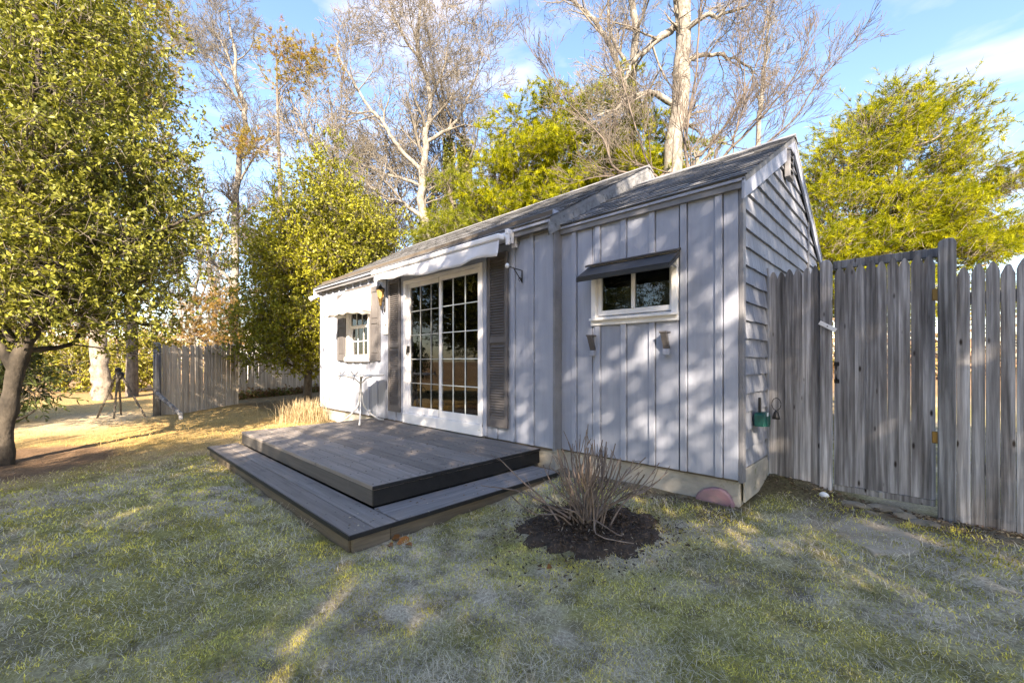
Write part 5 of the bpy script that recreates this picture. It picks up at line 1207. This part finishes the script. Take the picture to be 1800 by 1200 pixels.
# ------------------------------------------------------------------ far left: trunk, rhododendrons, tripod, old fence, white house
Dt = 13.5
bare('tree_trunk', 'stout mottled tree trunk standing on the dry lawn at left', [([gpt(180, Dt), at(178, 660, Dt), at(172, 610, Dt), at(165, 480, Dt), at(170, 250, Dt+.3), at(165, 0, Dt+.5)], .27, .16)], 110, [(8, 2., .9, .5, .4, .15, .1), (6, 1., .7, .1, .6, .15, .05)], k=12, group=None, bark='bark_mid')
def bush(name, label, blobs, n, leafL, base, dark, seed, per=9, group=None, wid=.4):
    b = np.mean([q[0] for q in blobs], axis=0); b[2] = float(ground_z(b[0], b[1]))-.02; root = empty(name, tuple(b), label, 'shrub', group)
    V, F, Cc, TV, TF = holly_crown(blobs, n, per, leafL, seed, base, dark, wid, small=False); part_np('foliage', V, F, M['leafy'], root, col=Cc); part_np('twigs', TV, TF, M['bark_twig'], root)
    w = Wood(); g2 = np.random.default_rng(seed)
    for cen, R in blobs: w.tube(curve([b+g2.normal(size=3)*np.array([.15, .15, 0]), (b+cen)/2+g2.normal(size=3)*.1, cen], 7), np.linspace(.03, .008, 7), 5)
    V, F = w.arrays(); part_np('stems', V, F, M['bark_dark'], root); return root
RH, RHD = (.30, .27, .03), (.09, .11, .02)
bush('rhododendron', 'sunlit yellow-green rhododendron left of the stout trunk', pblobs([(100,630,35,25), (140,640,30,28), (75,650,28,20), (140,660,30,16)], 16.5), 420, .17, RH, RHD, 121, group='rhododendrons on the dry lawn')
bush('rhododendron', 'sunlit rhododendron right of the stout trunk behind the tripod', pblobs([(215,640,30,30), (250,630,30,35), (240,655,40,18), (270,610,22,30)], 17.), 460, .17, RH, RHD, 122, group='rhododendrons on the dry lawn')
bush('rhododendron', 'dark rhododendron behind the big holly trunk', pblobs([(10,640,35,40), (45,670,28,28), (60,690,22,18), (-40,650,50,60)], 8.5), 360, .13, (.13, .16, .05), (.04, .06, .025), 123, group='rhododendrons on the dry lawn')
# tripod
Dp = 9.25; tp = gpt(206, Dp); tp[2] = float(ground_z(tp[0], tp[1]))
tri = empty('tripod', tuple(tp), 'dark wooden tripod standing on the dry lawn near the old fence', 'tripod')
apex = at(208, 650, Dp)
for fx_, fy_, dd in ((170, 728, -.05), (200, 733, -.25), (257, 722, .05), (213, 705, .45)):
    q = at(fx_, HY, Dp+dd); q[2] = float(ground_z(q[0], q[1]))-.02; MB().tube([q, q*.5+apex*.5, apex], [.017, .021, .026], 6).build('leg', M['bark_dark'], tri)
MB().lathe(apex[0], apex[1], [(.05, apex[2]-.03), (.06, apex[2]), (.045, apex[2]+.03), (.02, apex[2]+.05)], 10).build('head', M['iron'], tri)
MB().lathe(apex[0]+.05*RGT[0], apex[1]+.05*RGT[1], [(.03, apex[2]-.20), (.06, apex[2]-.17), (.065, apex[2]-.08), (.04, apex[2]-.04)], 10).build('hanging_pot', M['black'], tri)
# old picket fence
def old_fence(label, pts, h0, h1, wp, gap, post_at_start=False):
    a, b = np.array(pts[0]), np.array(pts[1]); Ln = np.linalg.norm((b-a)[:2]); d = (b-a)/Ln; az = math.atan2(d[1], d[0]); mid = (a+b)/2
    root = empty('old_picket_fence', (mid[0], mid[1], 0), label, 'fence', 'old pale picket fence at left'); k = 0; s = wp/2; meshes = {}
    while s < Ln:
        p = a+d*s; hgt = h0+(h1-h0)*s/Ln; zb = float(ground_z(p[0], p[1])); key = round(hgt+.03*((k*5) % 3-1), 2)
        if key not in meshes: meshes[key] = MB().prism([(-wp/2, -.009, 0), (wp/2, -.009, 0), (wp/2, -.009, key-.04), (wp*.15, -.009, key), (-wp*.15, -.009, key), (-wp/2, -.009, key-.04)], (0, .018, 0)).mesh('picket', (0, 0, 0), M['fence_old'])
        o = piece('picket', meshes[key], root, (p[0], p[1], zb-.03)); o.rotation_euler = (pr.uniform(-.01, .01), pr.uniform(-.012, .012), az+pr.uniform(-.05, .05)); s += wp+gap; k += 1
    for z in (.35, h0-.35):
        nrm = np.array([-d[1], d[0], 0])*.03
        MB().prism([tuple(a+nrm+np.array([0, 0, z-a[2]])), tuple(a+nrm*2.2+np.array([0, 0, z-a[2]])), tuple(a+nrm*2.2+np.array([0, 0, z+.08-a[2]])), tuple(a+nrm+np.array([0, 0, z+.08-a[2]]))], tuple((b-a)*np.array([1, 1, 0]))).build('rail', M['fence_old'], root)
    return root
A0, A1 = gpt(280, 9.6), gpt(412, 11.6)
old_fence('old sunlit picket fence section with its end post at left', (A0, A1), 1.62, 1.68, .062, .012)
B0, B1 = gpt(420, 13.2), gpt(590, 17.6)
old_fence('lower old picket fence section running behind the conical holly', (B0, B1), 1.48, 1.48, .07, .012)
ep = gpt(276, 9.55); pz = float(ground_z(ep[0], ep[1]))
epo = empty('end_post', (ep[0], ep[1], pz), 'round grey end post of the old picket fence', 'post')
MB().tube([(ep[0], ep[1], pz-.2), (ep[0]+.01, ep[1], pz+.8), (ep[0], ep[1], pz+1.62)], [.075, .072, .066], 10).build('post_shaft', M['fence_post'], epo, smooth=True)
MB().tube([(ep[0], ep[1], pz+1.62), (ep[0], ep[1], pz+1.65)], [.066, .045], 10).build('post_top', M['fence_post'], epo)
c_ = gpt(414, 11.7); cp = empty('corner_post', (c_[0], c_[1], 0), 'pale corner post where the old fence turns', 'post')
MB().tube([(c_[0], c_[1], -.2), (c_[0], c_[1], 1.72)], .07, 8).build('post_shaft', M['fence_old'], cp)
q0 = at(275, 690, 9.45); q1 = at(318, 723, 9.0); q1[2] = .04
pole = empty('leaning_rail', tuple(q1), 'fallen grey rail leaning from the old fence post to the ground', 'rail')
MB().tube([q0, (q0+q1)/2, q1], [.045, .043, .042], 6).build('rail_shaft', M['fence_post'], pole)
e2 = q1+np.array([0, 0, -.08]); MB().tube([q1-np.array([0, 0, .12]), q1+np.array([0, 0, .05])], .04, 6).build('rail_foot', M['fence_post'], pole)
# white house glimpsed through the holly
hc = gpt(500, 25.); hs = empty('white_house', tuple(hc), 'white clapboard house glimpsed through the conical holly', 'house')
ux, uy = np.array([RGT[0], RGT[1], 0]), np.array([FWD[0], FWD[1], 0])
def hp(a, b, z): return tuple(hc*np.array([1, 1, 0])+ux*a+uy*b+np.array([0, 0, z]))
MB().prism([hp(-2.4, 0, -.2), hp(2.4, 0, -.2), hp(2.4, 0, 2.9), hp(0, 0, 4.2), hp(-2.4, 0, 2.9)], tuple(uy*4.)).build('wall', M['white'], hs)
for k in range(14):
    z = .1+k*.2; MB().prism([hp(-2.41, -.004, z), hp(2.41, -.004, z), hp(2.41, -.004, z+.19), hp(-2.41, -.004, z+.19)], tuple(uy*-.02)).build('clapboard', M['white'], hs)
for s_ in (-1, 1): MB().prism([hp(0, -.3, 4.25), hp(s_*2.8, -.3, 2.75), hp(s_*2.8, -.3, 2.83), hp(0, -.3, 4.35)], tuple(uy*4.6)).build('roof', M['roof'], hs)
wn = MB().prism([hp(-.5, -.03, 1.2), hp(.5, -.03, 1.2), hp(.5, -.03, 2.4), hp(-.5, -.03, 2.4)], tuple(uy*-.04)).build('window', M['white'], hs)
MB().prism([hp(-.42, -.071, 1.28), hp(.42, -.071, 1.28), hp(.42, -.071, 2.32), hp(-.42, -.071, 2.32)], tuple(uy*-.005)).build('pane', M['glass'], wn)

# ------------------------------------------------------------------ shrub with mulch ring, grass clump, twigs, fallen leaves
scx, scy = -.67, -1.16
n = 72; V = [(scx, scy, float(ground_z(scx, scy))+.055)]; F = []
for r_i, (rr_, h_) in enumerate(((.20, .055), (.32, .045), (.41, .028), (.49, -.03))):
    for k in range(n):
        a = 2*math.pi*k/n; R = rr_*(.55+.95*float(fnoise(np.array([[math.cos(a)*3.6+20, math.sin(a)*3.6+20]]), 5, 3)[0])); X, Y = scx+R*math.cos(a), scy+R*math.sin(a); V.append((X, Y, float(ground_z(X, Y))+h_+.006*math.sin(a*13+r_i)))
for k in range(n): F.append((0, 1+k, 1+(k+1) % n, 0))
Fq = []
for r_i in range(3):
    for k in range(n): Fq.append((1+r_i*n+k, 1+(r_i+1)*n+k, 1+(r_i+1)*n+(k+1) % n, 1+r_i*n+(k+1) % n))
me = bpy.data.meshes.new('mulch_bed'); me.from_pydata(V, [], [f[:3] for f in F]+Fq); me.materials.append(M['mulch']); me.polygons.foreach_set('use_smooth', [True]*len(me.polygons))
mo = add_mesh_object('mulch_bed', me, None, (0, 0, 0)); tag(mo, 'ring of dark mulch round the bare shrub', 'mulch bed', kind='structure')
gg = np.random.default_rng(131); n = 4200; a = gg.uniform(0, 6.283, n); R = np.abs(gg.normal(size=n))*.31; P = np.stack([scx+R*np.cos(a)*1., scy+R*np.sin(a), np.zeros(n)], -1); P[:, 2] = ground_z(P[:, 0], P[:, 1])+np.interp(R, [0, .25, .42, .56], [.07, .068, .055, .020])
dd = gg.normal(size=(n, 3)); dd[:, 2] *= .5; col = np.where((gg.uniform(0, 1, n) < .06)[:, None], np.array([[.22, .19, .16]]), np.array([[.085, .06, .045]]))*gg.uniform(.4, 1.8, (n, 1))
V, F, Cc = leaf_arrays(P, dd, gg.normal(size=(n, 3))+np.array([0, 0, .8]), gg.uniform(.012, .035, n), gg.uniform(.006, .014, n), col)
o = add_mesh_object('mulch_chips', np_mesh('mulch_chips', V, F, M['litter'], col=Cc), None, (0, 0, 0)); tag(o, 'loose dark wood chips in the ring round the bare shrub', 'mulch', kind='stuff')
sb = empty('bare_shrub', (scx, scy, float(ground_z(scx, scy))), 'leafless multi-stemmed shrub in the mulch ring before the cabin', 'shrub')
w = Wood(); gg = np.random.default_rng(132)
for i in range(62):
    a = gg.uniform(0, 6.283); r0 = abs(gg.normal())*.07; p0 = np.array([scx+r0*math.cos(a), scy+r0*math.sin(a), float(ground_z(scx, scy))+.03])
    out = gg.uniform(.02, .74)*(gg.uniform()**.5); h = gg.uniform(.36, .68)*(1-.25*out)+(.14 if gg.uniform() < .12 else 0); a2 = a+gg.normal()*.5
    p3 = p0+np.array([out*math.cos(a2), out*math.sin(a2), h*(1-.35*out)]); p1 = p0+(p3-p0)*.33+np.array([-.02*math.cos(a2), -.02*math.sin(a2), .03]); p2 = p0+(p3-p0)*.68+gg.normal(size=3)*.02
    c = curve([p0, p1, p2, p3], 9); r_ = gg.uniform(.0048, .0082); rad = np.linspace(r_, r_*.5, 9); w.tube(c, rad, 5); spread(w, c, rad, 0, gg, [(2, .22, .45, .35, .65, .1, .1)])
for k in range(2):
    a = -.55-.5*k; c = curve([(scx+.02, scy-.05, .02), (scx+.12, scy-.10, .09), (scx+.28*math.cos(a)+.10, scy+.28*math.sin(a), .06), (scx+.30+.15*k, scy-.05-.12*k, .05)], 9); w.tube(c, np.linspace(.006, .003, 9), 5)
V, F = w.arrays(); part_np('stems', V, F, M['twig_grey'], sb)
# ornamental grass by the cabin's left corner
ob = onground(538, 742, -.05)
og = empty('ornamental_grass', (ob[0], ob[1], float(ground_z(ob[0], ob[1]))), 'clump of straw-coloured ornamental grass at the left corner of the deck', 'grass clump')
n = 950; gg = np.random.default_rng(141); P = np.stack([ob[0]+gg.normal(size=n)*.20, ob[1]+gg.normal(size=n)*.20, np.zeros(n)], -1); P[:, 2] = ground_z(P[:, 0], P[:, 1])
V, F, Cc = blades(P, gg.uniform(.2, .56, n), np.full(n, .006), gg.uniform(.1, .8, n), np.array([.46, .37, .24])*gg.uniform(.55, 1.2, (n, 1)), 142); part_np('blades', V, F, M['grass'], og, col=Cc)
# bare twiggy plant against the wall at the far corner
tw = gpt(572, 8.6); tw[2] = -.02; tp_ = empty('wall_twig', tuple(tw), 'thin leafless twigs against the sunlit left wall corner', 'plant'); w = Wood(); gg = np.random.default_rng(143)
for k in range(6):
    e = tw+np.array([gg.normal()*.18, gg.normal()*.08, gg.uniform(.5, .95)]); c = curve([tw, (tw+e)/2+gg.normal(size=3)*.05, e], 8); rad = np.linspace(.006, .003, 8); w.tube(c, rad, 4); spread(w, c, rad, 0, gg, [(4, .18, .6, .35, .7, .1, .1)])
V, F = w.arrays(); part_np('stems', V, F, M['bark_twig'], tp_)
# fallen leaves
def fallen(px_, py_, L_, lab, seed, grp):
    p = onground(px_, py_, -.03); gg = np.random.default_rng(seed); p[2] = float(ground_z(p[0], p[1]))+.012
    dd = gg.normal(size=(1, 3)); dd[:, 2] *= .25; V, F, Cc = leaf_arrays(np.zeros((1, 3)), dd, np.array([[.1, .1, 1.]])+gg.normal(size=(1, 3))*.4, L_, L_*.7, np.array([[.34, .15, .055]])*gg.uniform(.6, 1.2), .3)
    tag(add_mesh_object('fallen_leaf', np_mesh('fallen_leaf', V, F, M['litter'], col=Cc), None, p), lab, 'leaf', grp)
for i, (a, b, L_) in enumerate(((697, 946, .10), (706, 940, .08), (690, 950, .07), (712, 948, .06))): fallen(a, b, L_, ('largest', 'second largest', 'second smallest', 'smallest')[i]+' curled brown leaf in the heap at the deck step corner', 150+i, 'leaves heaped at the step corner')
fallen(868, 905, .05, 'single rust-coloured leaf on the grass near the deck side step', 156, None)
fallen(968, 985, .045, 'single brown leaf on the grass below the mulch ring', 157, None)
# low vine plants and litter under the far fence
gg = np.random.default_rng(161); n = 2600; s = gg.uniform(0, 1, n); P = B0+(B1-B0)*s[:, None]-np.array([FWD[0], FWD[1], 0])*gg.uniform(.1, 1.2, n)[:, None]; P[:, 2] = ground_z(P[:, 0], P[:, 1])+np.abs(gg.normal(size=n))*.10
V, F, Cc = leaf_arrays(P, gg.normal(size=(n, 3)), gg.normal(size=(n, 3))+np.array([0, 0, 1]), .09*gg.uniform(.6, 1.3, n), .05, np.where((gg.uniform(0, 1, n) < .35)[:, None], np.array([[.13, .15, .03]]), np.array([[.22, .13, .07]]))*gg.uniform(.6, 1.3, (n, 1)))
o = add_mesh_object('ground_cover', np_mesh('ground_cover', V, F, M['leafy'], col=Cc), None, (0, 0, 0)); tag(o, 'low ivy and leaf litter along the old fence', 'ground cover', kind='stuff')

P, gg = DEBRIS; n = len(P); dd = gg.normal(size=(n, 3)); dd[:, 2] *= .1
V, F, Cc = leaf_arrays(P, dd, gg.normal(size=(n, 3))*.25+np.array([0, 0, 1]), gg.uniform(.008, .028, n), gg.uniform(.003, .014, n), np.where((gg.uniform(0, 1, n) < .4)[:, None], np.array([[.45, .40, .33]]), np.array([[.20, .13, .08]]))*gg.uniform(.5, 1.3, (n, 1)))
o = add_mesh_object('deck_litter', np_mesh('deck_litter', V, F, M['litter'], col=Cc), None, (0, 0, 0)); tag(o, 'tiny leaf crumbs and needles scattered on the deck', 'leaf litter', kind='stuff')
# ------------------------------------------------------------------ leaf litter at the foot of the gate fence and foundation
gg = np.random.default_rng(171); n = 1500; P = np.stack([np.where(gg.uniform(0, 1, n) < .7, gg.uniform(.02, 2.2, n), gg.uniform(-1.5, .0, n)), np.zeros(n), np.zeros(n)], -1); P[:, 1] = np.where(P[:, 0] > 0, .76-np.abs(gg.normal(size=n))*.16, -.05-np.abs(gg.normal(size=n))*.14); P[:, 2] = ground_z(P[:, 0], P[:, 1])+.004+gg.uniform(0, .012, n)
dd = gg.normal(size=(n, 3)); dd[:, 2] *= .3; V, F, Cc = leaf_arrays(P, dd, gg.normal(size=(n, 3))*.5+np.array([0, 0, 1]), gg.uniform(.012, .04, n), gg.uniform(.004, .018, n), np.where((gg.uniform(0, 1, n) < .3)[:, None], np.array([[.34, .27, .18]]), np.array([[.13, .09, .065]]))*gg.uniform(.5, 1.5, (n, 1)))
o = add_mesh_object('leaf_litter', np_mesh('leaf_litter', V, F, M['litter'], col=Cc), None, (0, 0, 0)); tag(o, 'crumbled leaf litter along the fence foot and foundation', 'leaf litter', kind='stuff')

# ------------------------------------------------------------------ trees behind the photographer: they shade the lawn and the cabin front
g = np.random.default_rng(181)
sroot = tree('shade_tree', 'tall evergreen behind the viewer shading the cabin front', (6.4, -7.4, -.05), group='evergreens behind the viewer')
sb_ = [(np.array([6.4+r_*math.cos(a), -7.4+r_*math.sin(a), z]), (rr_, rr_, rr_*.8)) for z, r_, a, rr_ in ((3.2, 2.2, .3, 1.0), (3.4, 2.2, 2.4, 1.1), (3.0, 2.3, 4.4, 1.0), (5.0, 2.4, 1.3, 1.05), (5.2, 2.3, 3.4, 1.6), (5.0, 2.4, 5.5, 1.6), (7.0, 2., .4, 1.5), (7.2, 1.9, 2.5, 1.5), (7., 2., 4.6, 1.5), (8.8, 1.1, 1.5, 1.3), (9., 1., 4.5, 1.3), (10.2, .1, 0, 1.1), (5.5, .2, 0, 1.6), (7.3, .1, 0, 1.4), (6.4, 2.9, 2.9, 1.1), (7.6, 2.7, 3.9, 1.0))]
tk = curve([(6.4, -7.4, -.1), (6.5, -7.3, 4.), (6.4, -7.4, 10.2)], 20); w = Wood(); w.tube(tk, np.linspace(.22, .03, 20), 8); V, F = w.arrays(); part_np('trunk', V, F, M['bark_dark'], sroot, smooth=True)
V, F = limbs_to(sb_, tk[4:], g, .05); part_np('branches', V, F, M['bark_dark'], sroot)
cp, _ = sample_blobs(sb_, SHADE_CLUMPS, g, .0); cl = [(c, (q, q, q*.6)) for c, q in zip(cp, g.uniform(.28, .55, len(cp)))]
V, F, Cc, TV, TF = holly_crown(cl, 7200, 10, .12, 182, OLIVE, OLIVE_D); part_np('crown', V, F, M['holly'], sroot, col=Cc)
for (X, Y, rz, sc, lab) in ((11.3, -6.0, 2.6, 1.1, 'second tall evergreen behind the viewer shading the gate'), (15.2, -7.8, 4.4, 1.3, 'tallest evergreen behind the viewer to the right'), (1.6, -9.4, 4.0, .58, 'low evergreen behind the viewer shading the left lawn'), (-1.0, -11.0, 5.2, .52, 'second low evergreen behind the viewer shading the left lawn'), (3.5, -8.7, 1.7, .56, 'low evergreen just behind the viewer'), (.2, -9.3, 3.3, .52, 'small evergreen behind the viewer to the left'), (-4.6, -11.6, 2.2, .62, 'evergreen far to the left behind the viewer'), (-8.0, -9.6, .9, .6, 'leftmost evergreen outside the frame'), (5.0, -8.9, 2.9, .55, 'low bushy evergreen behind the viewer to the right')):
    copy_tree(sroot, (X, Y, -.05), rz, sc, lab)
